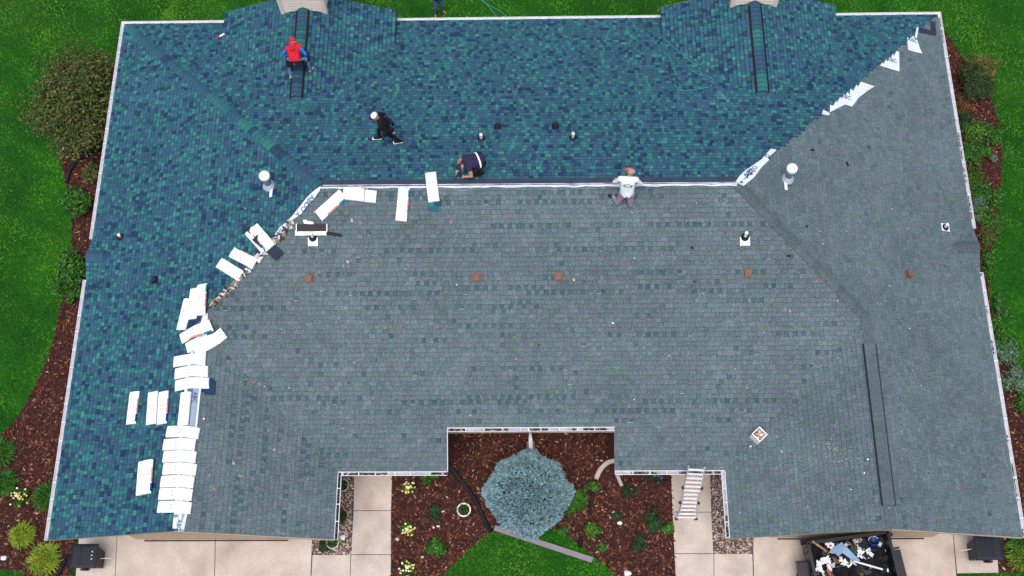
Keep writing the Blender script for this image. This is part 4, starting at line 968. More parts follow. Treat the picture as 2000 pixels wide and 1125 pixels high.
cap(p, q, REDC); hm = MB(); hm.tube([q['hed'] - q['lf'] * .03 + Vector((0, 0, -.0)), q['W_']['neck'] + Vector((0, -.04, .02)), q['W_']['chest'] + Vector((0, -.1, .06))], [.1, .1, .1], 12); hm.build('hood', REDC, p, True); belt(p, q, BLKC, (200, 235, 300, 340, 20, 160), .2, .02)
for s in 'LR':
    k = q['W_']['kn' + s]; m = MB(); m.lathe(k + Vector((0, .0, .0)), [(.04, -.085), (.086, -.06), (.09, 0), (.08, .06), (.03, .08)], 12); m.build('knee_pad', BLKC, p, True)
# man in black walking left
J = dict(pelvis=(0, 0, .90), hipL=(-.09, 0, .88), hipR=(.09, 0, .88), chest=(0, .1, 1.22), neck=(0, .16, 1.40), head=(0, .23, 1.52), look=(-.02, .6, 1.25), shL=(-.18, .12, 1.33), shR=(.18, .12, 1.33),
         elL=(-.26, -.05, 1.08), elR=(.3, .02, 1.12), wrL=(-.2, -.18, .86), wrR=(.12, .2, 1.18), haL=(-.16, -.22, .76), haR=(.06, .26, 1.24), knL=(-.1, -.12, .48), knR=(.1, .26, .5), anL=(-.1, -.36, .07), anR=(.1, .30, .07), toL=(-.12, -.2, .05), toR=(.1, .46, .05))
p, q = person('man in black with white cap walking left across the new rear slope', R(760, 274), math.radians(92), J, dict(shirt=BLKC, skin=SKIN, sleeve=BLKC, forearm=BLKC, hand=SKIN, pants=BLKC, shin=BLKC, shoe=SHOE), roofs, ct)
cap(p, q, M_WRAP, NAVY); belt(p, q, BLKC, (180, 230, 300, 0), .19, .02)
for s in 'LR':
    a, b = q['W_']['an' + s], q['W_']['to' + s]; m = MB(); d = (b - a).normalized(); sx = Vector((-d.y, d.x, 0)); M3 = Matrix((sx, d, sx.cross(d))).transposed(); m.box((a + b) / 2 - Vector((0, 0, .042)), (.05, .15, .014), M3); m.build('shoe_sole', M_WRAP, p)
# kneeling man in navy vest bent over his work
J = dict(pelvis=(0, -.16, .58), hipL=(-.12, -.16, .55), hipR=(.12, -.16, .55), chest=(0, .22, .66), neck=(0, .36, .64), head=(-.03, .47, .58), look=(-.12, .7, .2), shL=(-.2, .26, .66), shR=(.2, .26, .66),
         elL=(-.34, .26, .40), elR=(.28, .42, .42), wrL=(-.24, .44, .18), wrR=(.12, .56, .2), haL=(-.18, .54, .1), haR=(.06, .62, .12), knL=(-.24, .16, .38), knR=(.2, .16, .38), anL=(-.24, -.1, .07), anR=(.2, -.1, .07), toL=(-.27, .07, .05), toR=(.22, .07, .05))
p, q = person('man in navy vest and black trousers crouching bent over the rear slope', R(930, 332), math.radians(112), J, dict(shirt=NAVY, skin=SKIN, sleeve=SKIN, forearm=SKIN, hand=SKIN, pants=BLKC, shin=BLKC, shoe=SHOE), roofs, ct + ('wrL', 'wrR', 'haL', 'haR'), bulk=1.3)
cap(p, q, NAVY, NAVY, front=M_WRAP); belt(p, q, M_WRAP, (), .25, .08, 'white_waistband')
# man in white T-shirt kneeling at the ridge
J = dict(pelvis=(0, -.05, .46), hipL=(-.11, -.05, .44), hipR=(.11, -.05, .44), chest=(0, .14, .88), neck=(.03, .22, 1.06), head=(.05, .28, 1.19), look=(-.2, .62, 1.05), shL=(-.23, .16, .97), shR=(.23, .16, .97),
         elL=(-.40, .18, .72), elR=(.42, .16, .70), wrL=(-.37, .38, .52), wrR=(.44, .3, .48), haL=(-.34, .46, .44), haR=(.44, .38, .4), knL=(-.24, -.16, .1), knR=(.15, -.20, .1), anL=(-.38, .02, .075), anR=(.18, .06, .075), toL=(-.5, .04, .05), toR=(.2, .2, .05))
p, q = person('man in white T-shirt and orange cap kneeling at the main ridge', R(1222, 388), math.radians(-4), J, dict(shirt=TEE, skin=SKIN, sleeve=TEE, forearm=SKIN, hand=SKIN, pants=GREYP, shin=GREYP, shoe=SHOE), roofs, ct + ('knL', 'knR'), logo=True, bulk=1.25)
cap(p, q, cloth('orange', (226, 96, 62)), cloth('orange', (226, 96, 62)), front=cloth('grey_mesh', (150, 144, 164)), fa=180)
# standing man on the back lawn, only his legs in view
J = dict(pelvis=(0, 0, .93), hipL=(-.09, 0, .91), hipR=(.09, 0, .91), chest=(0, .03, 1.3), neck=(0, .04, 1.5), head=(0, .07, 1.63), look=(0, .5, 1.5), shL=(-.19, .02, 1.42), shR=(.19, .02, 1.42),
         elL=(-.27, -.04, 1.2), elR=(.27, -.04, 1.2), wrL=(-.1, .2, 1.22), wrR=(.08, .22, 1.26), haL=(.0, .24, 1.25), haR=(-.02, .26, 1.3), knL=(-.12, .04, .5), knR=(.13, .06, .5), anL=(-.16, -.02, .07), anR=(.16, .02, .07), toL=(-.2, .13, .05), toR=(.22, .16, .05))
p, q = person('man in blue jeans and brown boots standing on the back lawn', P(858, 26, 0), math.radians(205), J, dict(shirt=NAVY, skin=SKIN, sleeve=NAVY, forearm=SKIN, hand=SKIN, pants=JEAN, shin=JEAN, shoe=TAN), ground, ct)
cap(p, q, M_WRAP, NAVY)

# ================================================================== LADDER, TRAILER, BINS
fl, fr = Vector(P(1323, 1014, .02)), Vector(P(1357, 1014, .02)); tz = ZE + .75
tl, tr_ = Vector(P(1345, 911, tz)), Vector(P(1376, 913, tz))
ld = empty('ladder', (fl + fr) / 2); tag(ld, 'aluminium multi-position ladder leaning on the right front gutter', 'ladder')
def lp(s, t):    # s: -1 left .. 1 right, t: 0 foot .. 1 top
    a, b = fl.lerp(tl, t), fr.lerp(tr_, t); c = (a + b) / 2; h = (b - a) / 2
    k = 1.0 if t < .2 else .86 if t < .55 else .9
    if t < .2: k = 1.0 - .1 * t / .2
    return c + h * s * k * (1.12 if t < .12 else 1)
for s in (-1, 1):
    m = MB(); m.tube([lp(s, 0) , lp(s, .18), lp(s, .5)], .03, 6); m.build('rail', M_ALU, ld)
    m = MB(); m.tube([lp(s * 1.14, .42), lp(s * 1.14, .75), lp(s * 1.14, 1.0)], .028, 6); m.build('rail', M_ALU, ld)
    m = MB(); m.box(lp(s, 0) + Vector((0, 0, .03)), (.05, .04, .03)); m.build('rubber_foot', M_DARK, ld)
    for t in (.33, .62): m = MB(); m.lathe(lp(s * 1.25, t), [(.05, -.03), (.055, 0), (.05, .03)], 10); m.build('locking_hinge', M_DARK, ld)
for i in range(13):
    t = .035 + i * .076; m = MB(); k = 1.0 if t < .45 else 1.12; a, b = lp(-k, t), lp(k, t); d = (b - a).normalized()
    M3 = Matrix((d, Vector((0, 1, 0)), Vector((0, 0, 1)))).transposed(); m.box((a + b) / 2, ((b - a).length / 2, .028, .018), M3); m.build('rung', M_ALU, ld)

tz = 1.25; a, b = Vector(P(1577, 1062, tz)), Vector(P(1735, 1040, tz)); d = (b - a); d.z = 0; wid = d.length; d.normalize(); n = Vector((d.y, -d.x, 0)); cc = (a + b) / 2; cc.z = 0
tr0 = empty('dump_trailer', cc); tag(tr0, 'black dump trailer full of roofing waste on the right driveway', 'trailer')
M3 = Matrix((d, n, Vector((0, 0, 1)))).transposed(); LEN = 3.9
def tp(x, y, z): return cc + d * x + n * y + Vector((0, 0, z))
M_TRL = mat('black_trailer_paint', lin(26, 26, 32), .4, .15, 3, 40, .15, spec=.5)
m = MB()
m.box(tp(0, LEN / 2, .62), (wid / 2 - .02, LEN / 2, .06), M3); m.build('bed_floor', M_TRL, tr0)
for s in (-1, 1):
    m = MB(); m.box(tp(s * (wid / 2 - .02), LEN / 2, .93), (.025, LEN / 2, .30), M3); sw = m.build('side_wall', M_TRL, tr0)
    m = MB(); m.box(tp(s * (wid / 2 - .02), LEN / 2, tz), (.045, LEN / 2 + .02, .03), M3); m.build('top_rail', M_TRL, sw)
    for k in range(6): m = MB(); m.box(tp(s * (wid / 2 + .03), .2 + k * .7, .92), (.03, .035, .29), M3); m.build('stake', M_TRL, sw)
    m = MB(); m.box(tp(s * (wid / 2 + .18), 1.5, .86), (.17, 1.0, .02), M3); m.box(tp(s * (wid / 2 + .34), 1.5, .78), (.012, 1.0, .08), M3); m.box(tp(s * (wid / 2 + .18), .44, .74), (.17, .02, .13), M3); m.build('fender', M_TRL, tr0)
    for y in (1.05, 1.95):
        Mw = M3 @ Matrix.Rotation(math.pi / 2, 3, 'Y'); m = MB(); m.lathe(tp(s * (wid / 2 + .17), y, .37), [(.2, -.11), (.34, -.11), (.37, -.07), (.37, .07), (.34, .11), (.2, .11)], 24, Mw); wh = m.build('wheel', M_DARK, tr0, True)
        m = MB(); m.lathe(tp(s * (wid / 2 + .17), y, .37), [(.19, -.12), (.05, -.1), (.05, .1), (.19, .12)], 20, Mw); m.build('rim', M_STEEL, wh)
    m = MB(); m.box(tp(s * (wid / 2 + .06), .06, 1.14), (.06, .05, .1), M3); m.build('gate_latch', M_TRL, tr0)
m = MB(); m.box(tp(0, .0, .93), (wid / 2 - .05, .03, .30), M3); m.box(tp(0, -.02, tz), (wid / 2, .045, .03), M3); m.box(tp(0, -.16, .55), (wid / 2 + .02, .1, .05), M3); m.build('tailgate', M_TRL, tr0)
m = MB(); m.box(tp(0, LEN, .93), (wid / 2 - .05, .03, .30), M3); m.build('front_wall', M_TRL, tr0)
m = MB(); m.tube([tp(-.5, LEN, .55), tp(0, LEN + 1.2, .5), tp(.5, LEN, .55)], .05, 6); m.box(tp(0, LEN + 1.25, .5), (.06, .12, .06), M3); m.build('drawbar', M_TRL, tr0)
hp = MB(); r = random.Random(8)
for i in range(900):
    x, y = r.uniform(-wid / 2 + .1, wid / 2 - .1), r.uniform(.08, LEN - .1); z = .74 + .22 * math.sin(x * 2.1 + 1) * math.cos(y * 1.7) + r.uniform(-.05, .1)
    c = r.choices((lin(24, 26, 30), lin(38, 44, 46), lin(30, 34, 44), lin(226, 228, 230), lin(196, 206, 214), lin(120, 90, 66), lin(60, 72, 70)), (30, 18, 16, 7, 3, 3, 6))[0]; sc = r.uniform(.05, .17)
    hp.box(tp(x, y, z), (sc, sc * r.uniform(.3, .9), .008), M3 @ Matrix.Rotation(r.random() * 6, 3, 'Z') @ Matrix.Rotation(r.uniform(-.5, .5), 3, 'X') @ Matrix.Rotation(r.uniform(-.4, .4), 3, 'Y'), c)
hp.box(tp(0, LEN / 2, .68), (wid / 2 - .06, LEN / 2 - .05, .04), M3, lin(20, 20, 24))
tag(hp.build('torn_off_shingles', M_TINT), 'heap of torn-off shingles and wrappers filling the dump trailer', 'waste heap', kind='stuff')
wr = empty('wrapper_scrap', tp(0, 1, .9))
COL.objects.unlink(wr); bpy.data.objects.remove(wr)
def crumple(u, v, z, size, label, col=M_WRAP, seed=0):
    r = random.Random(seed); c = Vector(P(u, v, z)); m = MB(); n = 7; vs = []
    for i in range(n):
        for j in range(n):
            x, y = (i / (n - 1) - .5) * 2 * size * r.uniform(.75, 1.2), (j / (n - 1) - .5) * 1.3 * size * r.uniform(.6, 1.2); vs.append(c + M3 @ (Matrix.Rotation(seed, 3, 'Z') @ Vector((x, y, r.uniform(-.05, .06)))))
    m.faces(vs, [(i * n + j, i * n + j + 1, (i + 1) * n + j + 1, (i + 1) * n + j) for i in range(n - 1) for j in range(n - 1) if r.random() > .12]); tag(m.build('wrapper_scrap', col), label, 'scrap', 'wrapper scraps in the trailer')
for k, (u, v, s, l) in enumerate(((1621, 1064, .16, 'white wrapper scrap near the plank in the trailer'), (1680, 1078, .17, 'crumpled white wrapper right of the metal sheet in the trailer'), (1612, 1095, .17, 'white wrapper scrap lower left in the trailer'), (1646, 1096, .15, 'crumpled white wrapper below the metal sheet'),
        (1600, 1106, .16, 'white scrap against the left wall of the trailer'), (1676, 1056, .12, 'white scrap near the trailer tailgate'), (1700, 1082, .12, 'white scrap below the blue bucket'), (1620, 1108, .12, 'white scrap next to the lower wood piece'), (1654, 1064, .1, 'small pale scrap above the metal sheet'))): crumple(u, v, 1.0, s, l, seed=k + 1)
m = MB(); pts = [Vector(P(u, v, z)) for u, v, z in ((1622, 1073, 1.02), (1644, 1059, 1.08), (1655, 1070, 1.12), (1680, 1095, 1.05), (1668, 1096, 1.0), (1645, 1080, 1.16), (1638, 1087, 1.0))]
m.faces(pts + [q + Vector((0, 0, -.004)) for q in pts], [(6, 5, 1, 0), (5, 2, 1), (5, 4, 3, 2), (7, 8, 12, 13), (8, 9, 12), (9, 10, 11, 12)]); tag(m.build('bent_metal_sheet', mat('pale_blue_sheet', lin(140, 172, 206), .45, .08, 5, 40, .05)), 'bent pale blue metal sheet in the dump trailer', 'metal sheet')
m = MB(); m.tube([P(1587, 1057, 1.3), P(1614, 1076, 1.06)], .035, 4); tag(m.build('wood_plank', M_WOOD), 'wooden stick leaning over the trailer corner', 'plank')
m = MB(); m.tube([P(1616, 1112, 1.0), P(1624, 1124, 1.02)], .045, 4); tag(m.build('wood_offcut', mat('orange_wood', lin(170, 96, 70), .8)), 'orange-brown wood offcut low in the trailer', 'wood')
m = MB(); m.tube([P(1668, 1096, 1.08), P(1724, 1112, 1.04)], .03, 6); tag(m.build('metal_trim', M_WHITE), 'long white trim piece lying in the trailer', 'trim')
c = Vector(P(1706, 1061, 1.0)); bk = empty('blue_bucket', c); tag(bk, 'dark blue bucket lying in the trailer corner', 'bucket')
Mb = M3 @ Matrix.Rotation(.5, 3, 'X'); m = MB(); m.lathe(c, [(.11, -.14), (.15, .1), (.165, .11), (.165, .13), (.13, .12), (.1, -.1)], 18, Mb); m.build('bucket_body', mat('blue_plastic', lin(32, 52, 120), .5), bk, True); m = MB(); m.tube([c + Mb @ Vector((.16 * math.cos(t), .16 * math.sin(t), .13)) for t in np.linspace(3.4, 6.0, 8)], .01, 6); m.build('bucket_handle', M_WHITE, bk)

def bin_(u, v, rz, label, panels):
    c = Vector(P(u, v, 1.05)); c.z = 0.0; c += Vector((0, 0, .036)); o = empty('wheeled_bin', c); tag(o, label, 'trash bin', 'wheeled bins on the driveways'); Rz = Matrix.Rotation(rz, 3, 'Z')
    mm = mat('navy_bin_plastic', lin(27, 31, 43), .5, .1, 4, 40, .1); T = lambda x, y, z: c + Rz @ Vector((x, y, z))
    m = MB(); vs = []
    for z, hx, hy in ((.06, .27, .25), (.98, .36, .33), (1.0, .39, .36), (1.03, .39, .36)):
        for x, y in ((-1, -1), (1, -1), (1, 1), (-1, 1)): vs.append(T(x * hx, y * hy, z))
    m.faces(vs, [(4 * i + k, 4 * i + (k + 1) % 4, 4 * i + 4 + (k + 1) % 4, 4 * i + 4 + k) for i in range(3) for k in range(4)] + [(3, 2, 1, 0), (12, 13, 14, 15)]); m.build('bin_body', mm, o)
    m = MB(); vs = []
    for z, hx, hy in ((1.035, .41, .37), (1.075, .40, .36), (1.10, .33, .29)):
        for x, y in ((-1, -1), (1, -1), (1, 1), (-1, 1)): vs.append(T(x * hx, y * hy, z))
    m.faces(vs, [(4 * i + k, 4 * i + (k + 1) % 4, 4 * i + 4 + (k + 1) % 4, 4 * i + 4 + k) for i in range(2) for k in range(4)] + [(8, 9, 10, 11)]); li = m.build('lid', mm, o)
    m = MB(); m.box(T(-.1, 0, 1.105), (.008, .3, .008), Rz); m.box(T(.06, .26, 1.105), (.24, .008, .008), Rz); m.box(T(.06, -.26, 1.105), (.24, .008, .008), Rz); m.build('lid_rib', mm, li)
    if panels:
        for k in range(3): m = MB(); m.lathe(T(.26, .12 - .11 * k, 1.1), [(.018, 0), (.018, .006)], 10); m.build('white_dot', M_WRAP, li)
    m = MB(); m.tube([T(-.38, -.28, 1.0), T(-.47, -.26, 1.02), T(-.47, .26, 1.02), T(-.38, .28, 1.0)], .02, 6); m.build('handle', mm, o)
    for s in (-1, 1): m = MB(); m.lathe(T(-.3, s * .29, .1), [(.1, -.03), (.135, -.02), (.135, .02), (.1, .03)], 16, Rz @ Matrix.Rotation(math.pi / 2, 3, 'X')); m.build('wheel', M_DARK, o)
    m = MB(); m.tube([T(.36, -.02, .62), T(.62, .0, .55), T(.66, .0, .5)], .012, 6); m.build('lift_bar', M_WHITE, o)
bin_(165, 1086, math.radians(0), 'dark wheeled trash bin with three white dots, at the left driveway edge', True)
bin_(1930, 1070, math.radians(180), 'dark wheeled trash bin under the right eave corner', False)

# ================================================================== GARDEN
def quads(P0, A, B_, tint, name, parent, m=M_LEAF):
    """Many small rhombic leaves: centres P0, half axes A and B_."""
    n = len(P0); V = np.stack([P0 - A, P0 - B_ * .9 + A * .1, P0 + A, P0 + B_ * .9 + A * .1], 1).reshape(-1, 3)
    return np_mesh(name, V, 4, np.arange(4 * n), tint, m, parent)
def rand_unit(n):
    v = rng.normal(size=(n, 3)); return v / np.linalg.norm(v, axis=1)[:, None]
def tints(n, cols, var=.25):
    c = np.array(cols)[rng.integers(0, len(cols), n)]; return np.clip(c * (1 + rng.uniform(-var, var, (n, 1))), 0, 1)
def leafy(name, label, cat, c, rad, n, leaf, cols, group=None, up=.4, stems=4, lumps=9, zc=None, shell=.55, aspect=.55):
    c = np.asarray(c, float); rx, ry, rz_ = rad; zc = rz_ * 1.0 if zc is None else zc
    o = empty(name, (c[0], c[1], 0)); tag(o, label, cat, group)
    # lumpy crown: leaves gather on a handful of sub-clumps
    L = rand_unit(lumps) * np.array([rx, ry, rz_]) * rng.uniform(.35, .72, (lumps, 1)); L[:, 2] = np.abs(L[:, 2]) * .9
    k = rng.integers(0, lumps, n); d = rand_unit(n); d[:, 2] = d[:, 2] * .8 + .15
    rr_ = (shell + (1 - shell) * rng.random(n) ** .6)[:, None]; sz = rng.uniform(.38, .58, lumps)[k][:, None]
    p = L[k] + d * rr_ * sz * np.array([rx, ry, rz_]); p[:, 2] = np.maximum(p[:, 2] + zc * .75, .03) if zc else np.maximum(p[:, 2], .03)
    p[:, :2] += c[:2]
    nrm_ = d * .7 + np.array([0, 0, up]) + rand_unit(n) * .7; nrm_ /= np.linalg.norm(nrm_, axis=1)[:, None]
    a = np.cross(nrm_, rand_unit(n)); a /= np.linalg.norm(a, axis=1)[:, None] + 1e-9; b = np.cross(nrm_, a); s = leaf * rng.uniform(.6, 1.35, (n, 1))
    quads(p, a * s, b * s * aspect, tints(n, cols), 'crown', o)
    m = MB()
    for i in range(stems):
        q = L[i % lumps]; e = np.array([c[0] + q[0], c[1] + q[1], max(q[2] + zc * .75, .1)]); b0 = Vector((c[0] + q[0] * .12, c[1] + q[1] * .12, 0)); m.tube([b0, b0.lerp(Vector(e), .5) + Vector((0, 0, .06)), Vector(e)], [.03 * max(rx, .4), .022 * max(rx, .4), .008], 5)
    m.build('trunk' if cat == 'tree' else 'stem', mat('bark', lin(70, 54, 44), .9, .3, 10, 60, .3), o); return o
def tuft(name, label, cat, c, r_, h, n, cols, group=None, width=.012, droop=.5):
    """Fountain of grassy blades, each a bent ribbon."""
    c = np.asarray(c, float); o = empty(name, (c[0], c[1], 0)); tag(o, label, cat, group)
    a = rng.uniform(0, 2 * np.pi, n); out = rng.random(n) ** .7; d = np.stack([np.cos(a), np.sin(a), np.zeros(n)], 1); sd_ = np.stack([-np.sin(a), np.cos(a), np.zeros(n)], 1)
    a2 = rng.uniform(0, 6.28, n); b0 = np.array([c[0], c[1], 0]) + d * (out * .2 * r_)[:, None] + np.stack([np.cos(a2), np.sin(a2), 0 * a2], 1) * (rng.random(n) ** .5 * r_ * .5)[:, None]; hh = h * rng.uniform(.6, 1.1, n) * (1 - .35 * out)
    p1 = b0 + d * (out * .25 * r_)[:, None] + np.array([0, 0, 1]) * (hh * .8)[:, None]; p2 = b0 + d * (out * r_ * .55)[:, None] + np.array([0, 0, 1]) * (hh * (1 - droop * out))[:, None]
    w = width * rng.uniform(.7, 1.3, (n, 1)); V = np.stack([b0 - sd_ * w * .6, b0 + sd_ * w * .6, p1 + sd_ * w, p1 - sd_ * w, p2 + sd_ * w * .25, p2 - sd_ * w * .25], 1).reshape(-1, 3)
    i = np.arange(n) * 6; idx = np.stack([i, i + 1, i + 2, i + 3, i + 3, i + 2, i + 4, i + 5], 1).ravel(); np_mesh('blades', V, 4, idx, np.repeat(tints(n, cols), 2, 0), M_LEAF, o); return o
g_ = lambda u, v: P(u, v, .0)
GREEN = [lin(56, 108, 34), lin(44, 92, 28), lin(74, 126, 44), lin(36, 74, 28)]; DGREEN = [lin(36, 66, 34), lin(30, 56, 28), lin(46, 80, 42)]; LIME = [lin(110, 140, 36), lin(136, 156, 44), lin(84, 124, 34), lin(160, 160, 50)]
BROWNG = [lin(84, 94, 46), lin(104, 94, 54), lin(58, 82, 34), lin(50, 70, 32), lin(118, 100, 60), lin(64, 96, 40), lin(54, 84, 34)]; SAGE = [lin(98, 122, 104), lin(84, 108, 92), lin(112, 134, 116)]
# the big brown-green shrub by the rear left corner
leafy('ornamental_tree', 'broad bronze-green ornamental tree beside the rear left eave', 'tree', P(150, 190, 1.6), (1.95, 2.35, 1.3), 15000, .06, BROWNG, stems=9, lumps=34, zc=1.5, shell=.2)
leafy('shrub', 'leafy green shrub below the black drain pipe at the left eave', 'shrub', g_(158, 402), (.62, .62, .45), 2000, .06, GREEN, 'shrubs along the left wall', lumps=14)
leafy('shrub', 'low brown-green shrub inside the curve of the black drain pipe', 'shrub', g_(184, 340), (.36, .45, .25), 900, .05, BROWNG, 'shrubs along the left wall', lumps=10)
leafy('shrub', 'loose green shrub beside the left side gablet', 'shrub', g_(146, 535), (.6, 1.0, .45), 2000, .055, GREEN, 'shrubs along the left wall', lumps=14)
leafy('shrub', 'small green shrub at the lawn edge, below the side gablet', 'shrub', g_(148, 578), (.3, .35, .25), 500, .05, GREEN, 'shrubs along the left wall', lumps=6)
for u, v, r_, l, cols in ((90, 1094, .55, 'largest yellow-green grassy tuft beside the left bin', LIME), (48, 1047, .42, 'yellow-green grassy tuft, upper left of the largest', LIME), (6, 886, .5, 'green grassy tuft cut by the left edge, upper one', GREEN), (14, 946, .45, 'green grassy tuft at the left edge, lower one', GREEN),
                         (97, 972, .5, 'green grassy tuft against the lower left gutter', GREEN), (1992, 1085, .55, 'lush green grassy tuft beside the right bin', GREEN + LIME), (1990, 1062, .4, 'small green tuft under the right eave corner', GREEN)):
    tuft('grass_tuft', l, 'plant', g_(u, v), r_ * 1.05, .5, 1300, cols, 'grassy tufts at the house corners', .009)
def flowers(u, v, r_, label, fcol, n=26, leaves=GREEN, nl=500):
    o = leafy('flowering_plant', label, 'plant', g_(u, v), (r_, r_, r_ * .7), nl, .035, leaves, 'flowering plants in the beds', lumps=7, stems=3); c = g_(u, v)
    m = MB()
    for i in range(n):
        a, q = rng.uniform(0, 6.28), rng.uniform(0, r_ * .95) ; M_ = Matrix.Rotation(rng.uniform(-.5, .5), 3, 'X'); m.lathe((c[0] + q * math.cos(a), c[1] + q * math.sin(a), r_ * (1.25 - .5 * q / r_)), [(.005, -.01), (.028, .0), (.034, .012), (.01, .016)], 6, M_, fcol[int(rng.integers(0, len(fcol)))])
    m.build('blossoms', M_TINT, o)
YW = [lin(226, 214, 150), lin(240, 232, 196), lin(214, 186, 96)]
flowers(45, 975, .36, 'plant with cream flowers between the left tufts', YW); flowers(800, 956, .27, 'yellow-white flowering plant, topmost by the left footpath', YW); flowers(797, 1036, .25, 'yellow-white flowering plant, middle by the left footpath', YW); flowers(797, 1112, .27, 'yellow-white flowering plant, lowest by the left footpath', YW)
flowers(1230, 962, .3, 'rose bush with a red bloom below the grey downspout', [lin(200, 50, 60), lin(220, 110, 110)], 3, DGREEN); flowers(1277, 935, .32, 'dark plant with purple flowers under the right front gutter', [lin(110, 90, 170)], 6, DGREEN)
for u, v, r_, l, c in ((850, 1005, .28, 'dark green plant left of the white potted plant', DGREEN), (852, 1072, .34, 'bushy green plant nearest the centre lawn', GREEN), (838, 934, .3, 'green plant tucked under the left front gutter', GREEN), (667, 1016, .3, 'round green shrub in the left rock strip', DGREEN), (638, 1062, .3, 'dark shrub under the left wing corner', DGREEN),
                       (1156, 952, .24, 'bright green low plant by the curved white pipe', GREEN + LIME[:1]), (1157, 1036, .3, 'bright green plant above the short black pipe', GREEN + LIME[:1]), (1177, 1068, .17, 'small round green plant right of the grey downspout length', GREEN), (1100, 1038, .2, 'green clump at the foot of the blue spruce', GREEN), (1270, 1016, .36, 'dark loose shrub in the right part of the centre bed', DGREEN),
                       (1303, 1032, .24, 'light green plant beside the right footpath', GREEN + LIME[:1]), (1248, 1064, .3, 'dark green plant low in the right part of the bed', DGREEN), (1204, 1010, .16, 'small dark green plant next to two pale stones', DGREEN), (1002, 955, .2, 'young plant left behind the spruce', DGREEN)):
    leafy('bed_plant', l, 'plant', g_(u, v), (r_, r_, r_ * .7), int(2600 * r_), .04, c, 'plants in the centre bed', lumps=8, stems=3)
leafy('grass_clump', 'lush bright green grass clump against the right side of the spruce', 'plant', g_(1122, 985), (.5, .6, .35), 2200, .1, GREEN + [lin(58, 120, 30)], None, stems=3, lumps=14, aspect=.1, shell=.2)
# right bed
leafy('ornamental_grass', 'tall dark ornamental grass near the rear right corner', 'plant', g_(1890, 172), (.75, .95, .6), 3200, .14, [lin(40, 66, 34), lin(54, 82, 38), lin(32, 54, 30), lin(84, 88, 48)], None, stems=5, lumps=16, aspect=.09, shell=.2)
leafy('ornamental_grass', 'straw-tinged ornamental grass sprawling over the right lawn edge', 'plant', g_(1918, 140), (.65, .75, .3), 1500, .14, [lin(118, 108, 56), lin(84, 104, 44), lin(134, 112, 64), lin(60, 90, 36)], None, stems=4, lumps=12, aspect=.09, shell=.2)
leafy('ornamental_grass', 'rust-brown grass tuft against the right gutter', 'plant', g_(1871, 208), (.3, .55, .3), 700, .11, [lin(126, 80, 50), lin(96, 70, 42), lin(70, 66, 36)], None, stems=3, lumps=8, aspect=.1, shell=.2)
for u, v, rx, ry, l, c in ((1905, 262, .7, .6, 'yellow-green perennials below the ornamental grass', GREEN + LIME[:1]), (1898, 300, .55, .6, 'green ground cover along the right gutter, upper patch', GREEN), (1893, 350, .5, .8, 'green ground cover along the right gutter, middle patch', GREEN + [lin(90, 100, 40)]), (1912, 380, .45, .6, 'green ground cover in the middle of the right bed', GREEN), (1921, 300, .25, .3, 'small green clump in the bare patch of the right bed', GREEN),
                       (1918, 425, .5, .7, 'olive ground cover above the right side gablet', GREEN + BROWNG[:1]), (1925, 470, .35, .5, 'brown-green ground cover at the right side gablet', BROWNG + GREEN[:1]), (1926, 520, .3, .6, 'green ground cover below the right side gablet', GREEN), (1940, 640, .35, .5, 'green ground cover at the narrow part of the right bed', GREEN), (1960, 690, .5, .6, 'silver-green spreading plant beside the right gutter', SAGE + GREEN[:1]), (1975, 745, .5, .5, 'second silver-green spreading plant, lower on the right', SAGE + GREEN[:1]), (1995, 790, .4, .5, 'green clump cut by the right picture edge', GREEN), (1880, 245, .4, .6, 'dark green perennials between gutter and yellow-green plants', DGREEN), (1938, 268, .35, .5, 'green perennials at the lawn edge, upper right bed', GREEN), (1945, 390, .3, .5, 'green ground cover at the lawn edge beside the mounds', GREEN),
                       (1935, 445, .35, .5, 'olive ground cover at the lawn edge above the gablet', GREEN + BROWNG[:2]), (1948, 605, .22, .6, 'thin green ground cover along the narrow right bed', GREEN + SAGE[:1]), (1950, 668, .3, .4, 'green clump between lawn and lower right gutter', GREEN)):
    leafy('ground_cover', l, 'plant', g_(u, v), (rx, ry, .22), int(2400 * rx), .04, c, 'low plants in the right bed', lumps=14, stems=3)
for u, v, r_, l in ((1905, 405, .3, 'rounded blue-green mound touching the right gutter, larger'), (1909, 426, .2, 'rounded blue-green mound touching the right gutter, smaller'), (1939, 312, .16, 'tiny rounded pale green mound in the bare patch')):
    leafy('cushion_plant', l, 'plant', g_(u, v), (r_, r_, r_ * .8), 900, .025, SAGE, 'rounded mounds in the right bed', lumps=20, stems=2, shell=.8)
# blue globe spruce: sprays of stiff needles over a dome
c = P(1030, 962, .9); sp = empty('blue_spruce', (c[0], c[1], 0)); tag(sp, 'round silvery blue spruce in the middle of the centre bed', 'tree')
n = 8200; d = rand_unit(n); d[:, 2] = np.abs(d[:, 2]) * 1.05 - .12; d /= np.linalg.norm(d, axis=1)[:, None]
lump = 1 + .10 * np.sin(d[:, 0] * 7 + 1) * np.cos(d[:, 1] * 6) + .05 * np.sin(d[:, 1] * 11 + d[:, 2] * 9) + rng.normal(0, .025, n); dep = 1 - .2 * rng.random(n) ** 3
pos = d * (lump * dep)[:, None] * np.array([1.26, 1.22, 1.08]) + np.array([c[0], c[1], .75]); pos[:, 2] = np.maximum(pos[:, 2], .12)
VV, tt = [], []
SPC = np.array([lin(152, 190, 204), lin(130, 172, 190), lin(178, 208, 216), lin(110, 150, 166), lin(156, 188, 182)])
